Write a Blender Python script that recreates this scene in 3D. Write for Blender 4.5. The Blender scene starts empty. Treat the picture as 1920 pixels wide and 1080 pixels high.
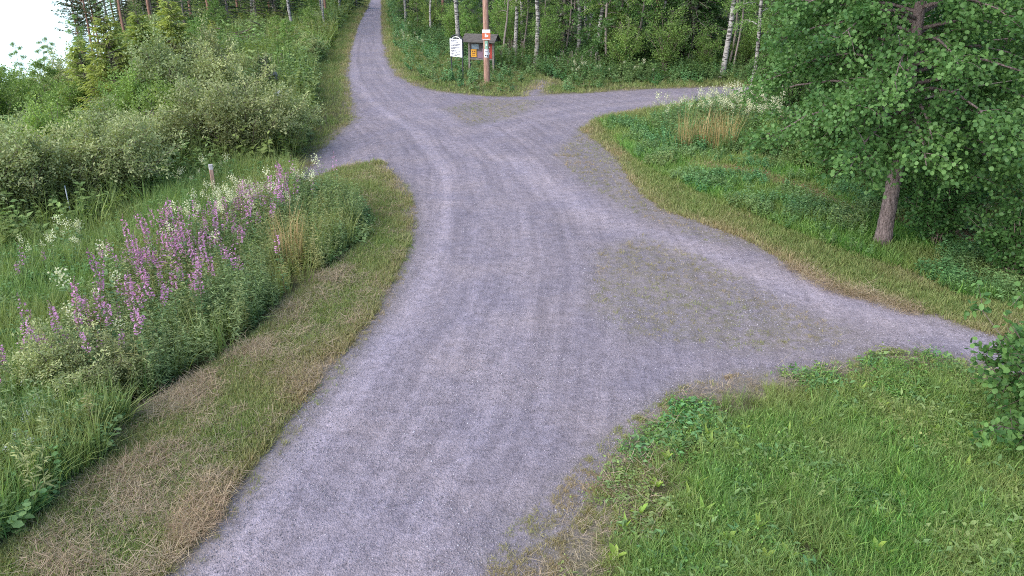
import bpy, math, random
import numpy as np
from mathutils import Vector, Matrix

random.seed(11)
rng = np.random.default_rng(11)
S = bpy.context.scene
R = math.radians

# ------------------------------------------------------------------ camera
PITCH, CAM_H, FPX = R(22.65), 5.2, 1450.0
cam_d = bpy.data.cameras.new('camera')
cam_d.sensor_width = 36.0
cam_d.lens = 36.0 * FPX / 1920.0
cam_d.clip_start, cam_d.clip_end = 0.1, 5000.0
cam = bpy.data.objects.new('camera', cam_d)
cam.location = (0, 0, CAM_H)
cam.rotation_euler = (math.pi / 2 - PITCH, 0, 0)
S.collection.objects.link(cam)
S.camera = cam

# ------------------------------------------------------------------ sky and light (soft late-evening daylight)
SUN_EL, SUN_AZ = R(40), R(-128)         # azimuth from +Y, clockwise: the light comes from behind the left shoulder
world = bpy.data.worlds.new('World')
S.world = world
world.use_nodes = True
wn, wl = world.node_tree.nodes, world.node_tree.links
wn.clear()
w_out = wn.new('ShaderNodeOutputWorld')
w_bg = wn.new('ShaderNodeBackground')
w_bg.inputs['Strength'].default_value = 0.15
w_sky = wn.new('ShaderNodeTexSky')
w_sky.sky_type = 'NISHITA'
w_sky.sun_disc = False
w_sky.sun_elevation = SUN_EL
w_sky.sun_rotation = SUN_AZ
w_sky.air_density, w_sky.dust_density, w_sky.ozone_density = 1.0, 1.0, 1.0
w_tc = wn.new('ShaderNodeTexCoord')
w_sep = wn.new('ShaderNodeSeparateXYZ')
w_max = wn.new('ShaderNodeMath'); w_max.operation = 'MAXIMUM'; w_max.inputs[1].default_value = 0.10
w_cmb = wn.new('ShaderNodeCombineXYZ')
wl.new(w_tc.outputs['Generated'], w_sep.inputs[0])
wl.new(w_sep.outputs['X'], w_cmb.inputs['X']); wl.new(w_sep.outputs['Y'], w_cmb.inputs['Y'])
wl.new(w_sep.outputs['Z'], w_max.inputs[0]); wl.new(w_max.outputs[0], w_cmb.inputs['Z'])
wl.new(w_cmb.outputs[0], w_sky.inputs['Vector'])
wl.new(w_sky.outputs[0], w_bg.inputs['Color'])
wl.new(w_bg.outputs[0], w_out.inputs['Surface'])

sun_d = bpy.data.lights.new('sun', 'SUN')
sun_d.energy = 1.5
sun_d.angle = R(80)
sun_d.color = (1.0, 0.90, 0.80)
sun = bpy.data.objects.new('sun', sun_d)
_sv = Vector((math.sin(SUN_AZ) * math.cos(SUN_EL), math.cos(SUN_AZ) * math.cos(SUN_EL), math.sin(SUN_EL)))
sun.rotation_euler = _sv.to_track_quat('Z', 'Y').to_euler()
sun.location = (0, 0, 60)
S.collection.objects.link(sun)

S.view_settings.view_transform = 'Standard'
S.view_settings.look = 'None'
S.view_settings.exposure = 1.18
S.view_settings.gamma = 1.0
S.view_settings.use_curve_mapping = False
S.render.engine = 'CYCLES'
S.cycles.max_bounces = 6
S.cycles.diffuse_bounces = 3
S.cycles.glossy_bounces = 2
S.cycles.transmission_bounces = 4
S.cycles.use_denoising = False
S.cycles.filter_width = 1.0

# ------------------------------------------------------------------ terrain function and survey helper
def sstep(a, b, x):
    t = np.clip((x - a) / (b - a), 0, 1)
    return t * t * (3 - 2 * t)

def T(x, y):
    """Ground height in metres; flat at the crossing, the clearing falls away to the far left."""
    x = np.asarray(x, float); y = np.asarray(y, float)
    d = np.hypot(x, y)
    b = np.degrees(np.arctan2(x, np.maximum(y, 0.01)))
    z = -0.15 * sstep(-23, -30, b) * np.logaddexp(0, (d - 26) / 4) * 4
    z = z - 0.35 * sstep(2.0, 5.0, -(x + 1.2) - 0.03 * (y - 8)) * sstep(6, 10, y) * sstep(40, 20, y)
    z = z + 0.025 * np.sin(x * 1.3 + 0.7 * y) * np.cos(0.9 * y - 0.4 * x) * sstep(1.5, 4, np.abs(x - 0.2 * y + 1))
    return z

SP, CP = math.sin(PITCH), math.cos(PITCH)
def G(px, py):
    """Survey: the ground point under photo pixel (px, py)."""
    px = np.asarray(px, float); py = np.asarray(py, float)
    xc, yc = (px - 960) / FPX, (540 - py) / FPX
    dx, dy, dz = xc, CP + yc * SP, -SP + yc * CP
    dz = np.minimum(dz, -0.012)
    z = np.zeros_like(px)
    for _ in range(12):
        t = (z - CAM_H) / dz
        z = 0.5 * z + 0.5 * T(dx * t, dy * t)
    return dx * t, dy * t

def P(pts):
    a = np.array(pts, float)
    xc, yc = (a[:, 0] - 960) / FPX, (540 - a[:, 1]) / FPX
    dz = np.minimum(-SP + yc * CP, -0.012)
    t = -CAM_H / dz
    return np.stack([xc * t, (CP + yc * SP) * t], 1)

def inside(poly, x, y):
    r = np.zeros(x.shape, bool)
    n = len(poly)
    for i in range(n):
        x0, y0 = poly[i]; x1, y1 = poly[(i + 1) % n]
        if y0 == y1: continue
        c = ((y0 > y) != (y1 > y)) & (x < (x1 - x0) * (y - y0) / (y1 - y0) + x0)
        r ^= c
    return r

def seg_dist(pts, x, y, closed):
    best = np.full(x.shape, 1e9); along = np.zeros(x.shape); side = np.zeros(x.shape)
    n = len(pts); acc = 0.0
    for i in range(n if closed else n - 1):
        a, b = pts[i], pts[(i + 1) % n]
        d = b - a; L = math.hypot(*d)
        if L < 1e-9: continue
        u = np.clip(((x - a[0]) * d[0] + (y - a[1]) * d[1]) / (L * L), 0, 1)
        ex, ey = x - a[0] - u * d[0], y - a[1] - u * d[1]
        dist = np.hypot(ex, ey)
        m = dist < best
        best = np.where(m, dist, best)
        along = np.where(m, acc + u * L, along)
        side = np.where(m, np.sign(d[0] * ey - d[1] * ex), side)
        acc += L
    return best, along, side

_ph = [(rng.uniform(0, 6.28), rng.uniform(0, 6.28), rng.uniform(0.6, 1.6), rng.uniform(0, 6.28)) for _ in range(24)]
def fbm(x, y, f, k=0):
    v = 0
    for i in range(6):
        a, p, m, q = _ph[(i + k) % 24]
        v = v + np.sin((x * math.cos(a) + y * math.sin(a)) * f * m * (1 + 0.35 * i) + p + 1.3 * np.sin((x * math.sin(q) - y * math.cos(q)) * f * 0.6 + q))
    return v / 6 * 1.6

# ------------------------------------------------------------------ road plan (traced edges, metres on the ground)
ROAD = P([(250, 1160), (310, 1080), (420, 940), (530, 800), (620, 690), (700, 590), (740, 520), (765, 450), (768, 390), (745, 330), (700, 303),
          (640, 306), (555, 324), (575, 298), (620, 252), (668, 218), (662, 190), (650, 140), (655, 100), (668, 50), (686, 12), (693, 0), (699, -12), (704, -22),
          (718, -22), (718, -12), (719, 0), (718, 60), (725, 110), (745, 145), (790, 165), (850, 177), (930, 182), (1000, 180), (1100, 175), (1220, 167),
          (1380, 163), (1450, 163), (1560, 160), (1700, 156), (1700, 172), (1560, 174), (1450, 178), (1400, 187), (1300, 195), (1200, 206), (1130, 220), (1085, 242), (1150, 290), (1190, 350),
          (1235, 392), (1300, 412), (1400, 450), (1500, 510), (1600, 555), (1750, 592), (1880, 632), (2050, 680), (2400, 760), (2400, 860), (2050, 750), (1920, 708), (1830, 682),
          (1750, 664), (1650, 660), (1520, 688), (1400, 705), (1290, 730), (1205, 795), (1150, 875), (1110, 945), (1050, 1015), (1010, 1080), (970, 1160)])
TRAIL = P([(985, 182), (1003, 165), (1018, 150), (1026, 150), (1020, 166), (1005, 182)])
SIDE = P([(1235, 392), (1300, 412), (1400, 450), (1500, 510), (1600, 555), (1750, 592), (1880, 632), (2050, 680), (2400, 760), (2400, 860), (2050, 750), (1920, 708), (1830, 682), (1750, 664), (1640, 658), (1560, 590), (1420, 520), (1300, 470), (1180, 425)])
C_MAIN = P([(560, 1160), (605, 1080), (700, 900), (780, 790), (870, 600), (915, 480), (918, 400), (895, 310), (835, 245), (745, 190), (698, 145), (686, 100), (692, 50), (706, 0), (711, -20)])
C_SIDE = P([(960, 300), (1060, 370), (1160, 425), (1300, 462), (1500, 545), (1700, 607), (1900, 668), (2200, 750)])
C_BRAN = P([(870, 265), (980, 225), (1150, 195), (1300, 180), (1440, 171), (1700, 163)])
SPARSE = [P(q) for q in (
    [(1120, 470), (1210, 440), (1330, 490), (1480, 570), (1620, 630), (1560, 655), (1430, 660), (1330, 650), (1180, 630), (1110, 580)],
    [(1040, 290), (1090, 240), (1150, 290), (1190, 350), (1235, 392), (1300, 412), (1420, 465), (1330, 455), (1200, 405), (1090, 340)],
    [(560, 324), (640, 306), (700, 303), (745, 330), (768, 390), (765, 450), (740, 520), (700, 590), (620, 690), (530, 800), (420, 940), (310, 1080), (360, 1080), (460, 950), (570, 800), (690, 640), (760, 520), (785, 420), (770, 350), (720, 320), (640, 325)],
    [(830, 205), (900, 185), (1020, 190), (960, 225), (880, 235)],
    [(1060, 1160), (1090, 1020), (1150, 875), (1205, 795), (1290, 730), (1400, 700), (1270, 725), (1150, 810), (1040, 920), (960, 990), (900, 1080), (880, 1160)],
    )]
HAY = [P(q) for q in (
    [(190, 808), (250, 770), (330, 720), (440, 655), (510, 635), (500, 680), (420, 725), (330, 775), (260, 805), (200, 828)],
    [(20, 1080), (60, 1000), (150, 920), (230, 870), (330, 830), (420, 840), (440, 900), (400, 980), (340, 1040), (300, 1085), (150, 1120)],
    [(540, 565), (600, 505), (660, 500), (650, 560), (560, 605)])]
HAYLINES = [P(q) for q in ([(1300, 314), (1350, 318), (1400, 326), (1440, 335)], [(1455, 345), (1500, 355), (1540, 375), (1590, 395)],
                           [(1672, 418), (1705, 425), (1740, 443)], [(1758, 432), (1780, 440), (1805, 458)], [(1490, 505), (1560, 540), (1640, 562), (1700, 580)])]

def road_sd(x, y):
    d, _, _ = seg_dist(ROAD, x, y, True)
    sd = np.where(inside(ROAD, x, y), d, -d)
    d2, _, _ = seg_dist(TRAIL, x, y, True)
    return np.maximum(sd, np.where(inside(TRAIL, x, y), d2, -d2))

def poly_w(polys, x, y, soft=0.25):
    w = np.zeros(x.shape)
    for q in polys:
        d, _, _ = seg_dist(q, x, y, True)
        sd = np.where(inside(q, x, y), d, -d)
        w = np.maximum(w, sstep(-soft, soft, sd))
    return w

# ------------------------------------------------------------------ mesh accumulator
class Acc:
    def __init__(self):
        self.V, self.F, self.n = [], [], 0
    def add(self, V, F, mat=0, shade=None):
        V = np.asarray(V, float).reshape(-1, 3); F = np.asarray(F, int)
        if len(F) == 0: return
        if shade is None: shade = np.full(len(F), 0.5)
        self.V.append(V); self.F.append((F + self.n, mat, np.broadcast_to(np.asarray(shade, float), (len(F),))))
        self.n += len(V)
    def mesh(self, name, mats, flat=False):
        me = bpy.data.meshes.new(name)
        V = np.concatenate(self.V)
        me.vertices.add(len(V)); me.vertices.foreach_set('co', V.astype(np.float32).ravel())
        tot = np.concatenate([np.full(len(f), f.shape[1]) for f, _, _ in self.F])
        li = np.concatenate([f.ravel() for f, _, _ in self.F])
        me.loops.add(len(li)); me.loops.foreach_set('vertex_index', li.astype(np.int32))
        me.polygons.add(len(tot))
        st = np.concatenate([[0], np.cumsum(tot)[:-1]])
        me.polygons.foreach_set('loop_start', st.astype(np.int32))
        mi = np.concatenate([np.full(len(f), m) for f, m, _ in self.F])
        for m in (mats if isinstance(mats, (list, tuple)) else [mats]): me.materials.append(m)
        me.polygons.foreach_set('material_index', mi.astype(np.int32))
        at = me.attributes.new('shade', 'FLOAT', 'FACE')
        at.data.foreach_set('value', np.concatenate([s for _, _, s in self.F]).astype(np.float32))
        me.update(calc_edges=True)
        if flat: me.shade_flat()
        return me

def nrm(a):
    return a / np.maximum(np.linalg.norm(a, axis=-1, keepdims=True), 1e-9)

def tube(acc, pts, rad, sides=6, mat=0, shade=0.5, cap=True, jit=0.0):
    pts = np.asarray(pts, float); n = len(pts)
    rad = np.broadcast_to(np.asarray(rad, float), (n,))
    tan = nrm(np.gradient(pts, axis=0))
    ref = np.array([1., 0, 0]) if abs(tan[0][2]) > 0.8 else np.array([0, 0, 1.])
    u = nrm(np.cross(tan, ref)); v = np.cross(tan, u)
    a = np.arange(sides) * 2 * math.pi / sides
    V = pts[:, None] + rad[:, None, None] * (np.cos(a)[None, :, None] * u[:, None] + np.sin(a)[None, :, None] * v[:, None])
    if jit:
        k_ = rng.normal(0, jit, (n, sides)); k_ = k_ * .6 + np.roll(k_, 1, 0) * .4
        k_ += .5 * jit * np.sin(3 * a + pts[:, 2:3] * .8)
        V = pts[:, None] + (V - pts[:, None]) * (1 + k_[..., None])
    i, j = np.meshgrid(np.arange(n - 1), np.arange(sides), indexing='ij')
    j2 = (j + 1) % sides
    F = np.stack([i * sides + j, i * sides + j2, (i + 1) * sides + j2, (i + 1) * sides + j], -1).reshape(-1, 4)
    acc.add(V.reshape(-1, 3), F, mat, shade)
    if cap:
        top = pts[-1] + tan[-1] * rad[-1] * 0.3
        W = np.concatenate([V[-1], top[None]])
        acc.add(W, [(k, (k + 1) % sides, sides) for k in range(sides)], mat, shade)

def box(acc, c, s, mat=0, rot=None, bev=0.0):
    """Box with chamfered vertical edges when bev > 0."""
    hx, hy, hz = s[0] / 2, s[1] / 2, s[2] / 2
    if bev > 0:
        o = [(hx - bev, -hy), (hx, -hy + bev), (hx, hy - bev), (hx - bev, hy), (-hx + bev, hy), (-hx, hy - bev), (-hx, -hy + bev), (-hx + bev, -hy)]
    else:
        o = [(hx, -hy), (hx, hy), (-hx, hy), (-hx, -hy)]
    k = len(o)
    V = np.array([(a, b, -hz) for a, b in o] + [(a, b, hz) for a, b in o])
    if rot is not None: V = V @ np.array(rot.to_3x3()).T
    V = V + np.array(c)
    acc.add(V, [(i, (i + 1) % k, k + (i + 1) % k, k + i) for i in range(k)], mat)
    acc.add(V, [tuple(range(k, 2 * k))], mat)
    acc.add(V, [tuple(range(k - 1, -1, -1))], mat)

RHOMB = (np.array([(0, 0, 0), (.42, .5, .07), (1, 0, -.05), (.42, -.5, .07)]), np.array([(0, 1, 2), (0, 2, 3)]))
ROUND = (np.array([(0, 0, 0), (.28, .46, .06), (.72, .46, .05), (1, 0, -.06), (.72, -.46, .05), (.28, -.46, .06)]), np.array([(0, 1, 2, 3), (0, 3, 4, 5)]))
BLADE = (np.array([(0, -.5, 0), (0, .5, 0), (.55, .4, .10), (.55, -.4, .10), (1, 0, -.06)]), None)
def leaves(acc, pos, d, n, L, W, tmpl=RHOMB, mat=0, shade=None):
    N = len(pos)
    if N == 0: return
    L = np.broadcast_to(L, (N,)); W = np.broadcast_to(W, (N,))
    d = nrm(d); s = nrm(np.cross(n, d)); n = np.cross(d, s)
    p, f = tmpl
    V = (pos[:, None] + d[:, None] * (L[:, None] * p[None, :, 0])[..., None] + s[:, None] * (W[:, None] * p[None, :, 1])[..., None]
         + n[:, None] * (L[:, None] * p[None, :, 2])[..., None])
    if shade is None: shade = rng.random(N)
    F = (np.arange(N)[:, None, None] * len(p) + f[None]).reshape(-1, f.shape[1])
    acc.add(V.reshape(-1, 3), F, mat, np.repeat(shade, len(f)))

def blades(acc, base, az, L, W, tilt, curl, mat=0, shade=None):
    """Curved tapering grass blades, five points each."""
    N = len(base)
    if shade is None: shade = rng.random(N)
    h = np.stack([np.cos(az), np.sin(az), np.zeros(N)], 1)
    s = np.stack([-np.sin(az), np.cos(az), np.zeros(N)], 1)
    up = np.array([0, 0, 1.])
    d1 = nrm(h * np.sin(tilt)[:, None] + up * np.cos(tilt)[:, None])
    t2 = tilt + curl
    d2 = nrm(h * np.sin(t2)[:, None] + up * np.cos(t2)[:, None])
    p0 = base; p1 = p0 + d1 * (L * .55)[:, None]; p2 = p1 + d2 * (L * .45)[:, None]
    w = (W / 2)[:, None]
    V = np.stack([p0 - s * w, p0 + s * w, p1 + s * w * .8, p1 - s * w * .8, p2], 1)
    b = np.arange(N)[:, None] * 5
    acc.add(V.reshape(-1, 3), b + np.array([[0, 1, 2, 3]]), mat, shade)
    acc.add(V.reshape(-1, 3), b + np.array([[3, 2, 4]]), mat, shade)

# ------------------------------------------------------------------ materials
def newmat(name):
    m = bpy.data.materials.new(name); m.use_nodes = True
    nt = m.node_tree; nt.nodes.clear()
    out = nt.nodes.new('ShaderNodeOutputMaterial')
    return m, nt.nodes, nt.links, out

def mixc(N, Lk, fac, a, b, mode='MIX'):
    x = N.new('ShaderNodeMix'); x.data_type = 'RGBA'; x.blend_type = mode
    for sock, v in ((x.inputs[0], fac), (x.inputs[6], a), (x.inputs[7], b)):
        if hasattr(v, 'is_linked') or isinstance(v, bpy.types.NodeSocket): Lk.new(v, sock)
        else: sock.default_value = v if not isinstance(v, tuple) else (*v, 1) if len(v) == 3 else v
    return x.outputs[2]

def mth(N, Lk, op, a, b=None, c=None, clamp=False):
    x = N.new('ShaderNodeMath'); x.operation = op; x.use_clamp = clamp
    for i, v in enumerate((a, b, c)):
        if v is None: continue
        if isinstance(v, bpy.types.NodeSocket): Lk.new(v, x.inputs[i])
        else: x.inputs[i].default_value = v
    return x.outputs[0]

def maprange(N, Lk, v, a, b, c=0.0, d=1.0):
    x = N.new('ShaderNodeMapRange'); x.clamp = True
    Lk.new(v, x.inputs[0])
    for i, q in enumerate((a, b, c, d)): x.inputs[i + 1].default_value = q
    return x.outputs[0]

def noise(N, Lk, vec, scale, detail=3, rough=.55):
    x = N.new('ShaderNodeTexNoise'); x.inputs['Scale'].default_value = scale
    x.inputs['Detail'].default_value = detail; x.inputs['Roughness'].default_value = rough
    if vec is not None: Lk.new(vec, x.inputs['Vector'])
    return x.outputs['Fac']

def attr(N, name, kind='GEOMETRY'):
    x = N.new('ShaderNodeAttribute'); x.attribute_name = name; x.attribute_type = kind
    return x

def leafmat(name, c1, c2, c3, trans=.3, rough=.5, spec=.35, vary=.35, gain=1.85, hue0=.468):
    c1, c2, c3 = (tuple(q * gain for q in c) for c in (c1, c2, c3))
    m, N, Lk, out = newmat(name)
    sh = attr(N, 'shade').outputs['Fac']
    ti = attr(N, 'tint', 'INSTANCER').outputs['Fac']
    col = mixc(N, Lk, sh, c1, c2)
    col = mixc(N, Lk, ti, col, c3)
    oi = N.new('ShaderNodeObjectInfo')
    val = mth(N, Lk, 'MULTIPLY_ADD', oi.outputs['Random'], vary, 1 - vary / 2)
    hs = N.new('ShaderNodeHueSaturation')
    Lk.new(val, hs.inputs['Value'])
    hue = mth(N, Lk, 'MULTIPLY_ADD', mth(N, Lk, 'FRACT', mth(N, Lk, 'MULTIPLY', oi.outputs['Random'], 7.3)), .03, hue0)
    Lk.new(hue, hs.inputs['Hue'])
    Lk.new(col, hs.inputs['Color'])
    b = N.new('ShaderNodeBsdfPrincipled')
    b.inputs['Roughness'].default_value = rough
    b.inputs['Specular IOR Level'].default_value = spec
    Lk.new(hs.outputs[0], b.inputs['Base Color'])
    t = N.new('ShaderNodeBsdfTranslucent')
    br = N.new('ShaderNodeMix'); br.data_type = 'RGBA'; br.blend_type = 'MULTIPLY'; br.inputs[0].default_value = 1
    Lk.new(hs.outputs[0], br.inputs[6]); br.inputs[7].default_value = (1.25, 1.3, .7, 1)
    Lk.new(br.outputs[2], t.inputs['Color'])
    mx = N.new('ShaderNodeMixShader'); mx.inputs[0].default_value = trans
    Lk.new(b.outputs[0], mx.inputs[1]); Lk.new(t.outputs[0], mx.inputs[2])
    Lk.new(mx.outputs[0], out.inputs['Surface'])
    return m

def plainmat(name, c1, c2=None, scale=8, rough=.7, stretch=(1, 1, 1), bump=0.0, spec=.3):
    m, N, Lk, out = newmat(name)
    b = N.new('ShaderNodeBsdfPrincipled')
    b.inputs['Roughness'].default_value = rough; b.inputs['Specular IOR Level'].default_value = spec
    tc = N.new('ShaderNodeTexCoord'); mp = N.new('ShaderNodeMapping'); mp.inputs['Scale'].default_value = stretch
    Lk.new(tc.outputs['Object'], mp.inputs['Vector'])
    f = noise(N, Lk, mp.outputs[0], scale, 5, .65)
    f2 = maprange(N, Lk, f, .33, .67)
    Lk.new(mixc(N, Lk, f2, c1, c2 or tuple(min(1, q * 1.25) for q in c1)), b.inputs['Base Color'])
    if bump:
        bp = N.new('ShaderNodeBump'); bp.inputs['Strength'].default_value = bump; bp.inputs['Distance'].default_value = .02
        Lk.new(f, bp.inputs['Height']); Lk.new(bp.outputs[0], b.inputs['Normal'])
    Lk.new(b.outputs[0], out.inputs['Surface'])
    return m

def birchmat():
    m, N, Lk, out = newmat('birch_bark')
    b = N.new('ShaderNodeBsdfPrincipled'); b.inputs['Roughness'].default_value = .7
    tc = N.new('ShaderNodeTexCoord'); mp = N.new('ShaderNodeMapping'); mp.inputs['Scale'].default_value = (2.2, 2.2, 9)
    Lk.new(tc.outputs['Object'], mp.inputs['Vector'])
    f = noise(N, Lk, mp.outputs[0], 1.6, 4, .7)
    g = noise(N, Lk, tc.outputs['Object'], 1.1, 3)
    k = maprange(N, Lk, mth(N, Lk, 'MULTIPLY_ADD', g, .35, f), .66, .74)
    base = mixc(N, Lk, g, (.30, .275, .25), (.47, .44, .41))
    Lk.new(mixc(N, Lk, k, base, (.05, .045, .04)), b.inputs['Base Color'])
    Lk.new(b.outputs[0], out.inputs['Surface'])
    return m

M = {}
M['lawn'] = leafmat('lawn_grass', (.046, .125, .028), (.150, .275, .062), (.21, .21, .085), .4, .5, .3, hue0=.482)
M['verge'] = leafmat('verge_grass', (.08, .135, .04), (.16, .21, .075), (.25, .205, .12), .35, .6, .2)
M['tall'] = leafmat('tall_grass', (.06, .125, .04), (.145, .225, .07), (.24, .23, .09), .35, .5, .3)
M['straw'] = leafmat('straw', (.27, .215, .14), (.54, .44, .31), (.36, .20, .11), .25, .7, .15, gain=1.1, hue0=.485)
M['herb'] = leafmat('herb_leaf', (.04, .11, .042), (.10, .215, .08), (.2, .22, .08), .3, .5, .3, hue0=.474)
M['fire_leaf'] = leafmat('fireweed_leaf', (.05, .115, .05), (.14, .22, .09), (.29, .26, .11), .3, .5, .35)
M['pink'] = leafmat('fireweed_petal', (.47, .20, .43), (.68, .38, .62), (.5, .3, .4), .35, .6, .2, .5, gain=1, hue0=.485)
M['cream'] = leafmat('meadowsweet_petal', (.58, .58, .36), (.78, .78, .58), (.6, .6, .4), .3, .7, .15, .3, gain=1, hue0=.485)
M['white_fl'] = leafmat('white_petal', (.62, .64, .62), (.82, .84, .82), (.7, .7, .7), .3, .7, .15, .2, gain=1, hue0=.485)
M['alder'] = leafmat('alder_leaf', (.022, .068, .020), (.080, .162, .045), (.1, .18, .05), .3, .5, .3)
M['birch'] = leafmat('birch_leaf', (.055, .12, .03), (.15, .24, .065), (.16, .2, .06), .35, .5, .3)
M['willow'] = leafmat('willow_leaf', (.105, .145, .06), (.27, .31, .15), (.2, .2, .1), .3, .55, .35)  # pale willow green, lightened further to stand in for haze on the left
M['bright'] = leafmat('larch_needle', (.10, .145, .04), (.20, .245, .07), (.24, .24, .07), .35, .6, .2)
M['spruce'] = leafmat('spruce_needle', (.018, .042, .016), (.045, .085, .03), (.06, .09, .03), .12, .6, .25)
M['fern'] = leafmat('undergrowth_leaf', (.045, .095, .03), (.13, .215, .065), (.14, .17, .05), .3, .5, .3)
M['dark_herb'] = leafmat('forest_herb_leaf', (.022, .055, .018), (.07, .13, .038), (.12, .15, .05), .3, .5, .25)
M['bark'] = plainmat('alder_bark', (.085, .062, .058), (.34, .26, .245), 16, .9, (2.0, 2.0, .7), 1.0, .15)
M['twig'] = plainmat('twig_bark', (.12, .09, .07), (.26, .20, .17), 6, .9)
M['pinebark'] = plainmat('pine_bark', (.16, .085, .06), (.36, .21, .16), 7, .9, (2, 2, .6), .6, .15)
M['greybark'] = plainmat('grey_bark', (.17, .14, .12), (.34, .29, .26), 6, .9, (2, 2, .8), .5, .15)
M['birchbark'] = birchmat()
M['stem'] = plainmat('herb_stem', (.13, .12, .05), (.22, .16, .08), 10, .7)
M['deadwood'] = plainmat('dead_wood', (.20, .185, .17), (.36, .33, .31), 8, .9)
M['deadwood2'] = plainmat('pale_end_grain', (.42, .38, .38), (.60, .56, .56), 8, .8)
M['wood'] = plainmat('weathered_wood', (.15, .125, .11), (.30, .26, .23), 6, .85, (1, 1, 1), .4)
M['roofwood'] = plainmat('roof_wood', (.055, .05, .045), (.15, .135, .12), 5, .9, (1, 6, 6), .4)
M['polewood'] = plainmat('pole_wood', (.26, .14, .10), (.50, .31, .235), 6, .8, (3, 3, .5), .4)
M['postwood'] = plainmat('post_wood', (.34, .20, .16), (.52, .34, .28), 8, .8, (3, 3, .5), .3)
M['white'] = plainmat('white_paint', (.70, .70, .74), (.80, .80, .84), 6, .6)
M['black'] = plainmat('dark_metal', (.03, .032, .036), (.06, .062, .07), 6, .5)
M['text'] = plainmat('print_black', (.045, .045, .06), (.07, .07, .09), 6, .7)
M['orange'] = plainmat('poster_yellow', (.72, .33, .03), (.80, .40, .05), 4, .6)
M['brownink'] = plainmat('poster_brown_ink', (.16, .07, .03), (.22, .10, .04), 4, .6)
M['red'] = plainmat('poster_red', (.38, .045, .035), (.48, .08, .06), 4, .6)
M['redor'] = plainmat('poster_orange_red', (.66, .16, .07), (.74, .22, .11), 4, .6)
M['green'] = plainmat('notice_green', (.22, .42, .30), (.35, .55, .42), 4, .6)
M['blueph'] = plainmat('poster_blue_photo', (.07, .09, .13), (.36, .44, .50), 5, .6)
M['boardback'] = plainmat('board_dark', (.055, .05, .06), (.12, .10, .10), 5, .7)
M['mauve'] = plainmat('poster_mauve', (.22, .13, .18), (.30, .19, .24), 5, .6)
M['stone'] = leafmat('gravel_stone', (.17, .155, .17), (.34, .31, .34), (.42, .40, .42), 0.0, .8, .2, .6, gain=1, hue0=.485)

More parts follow.
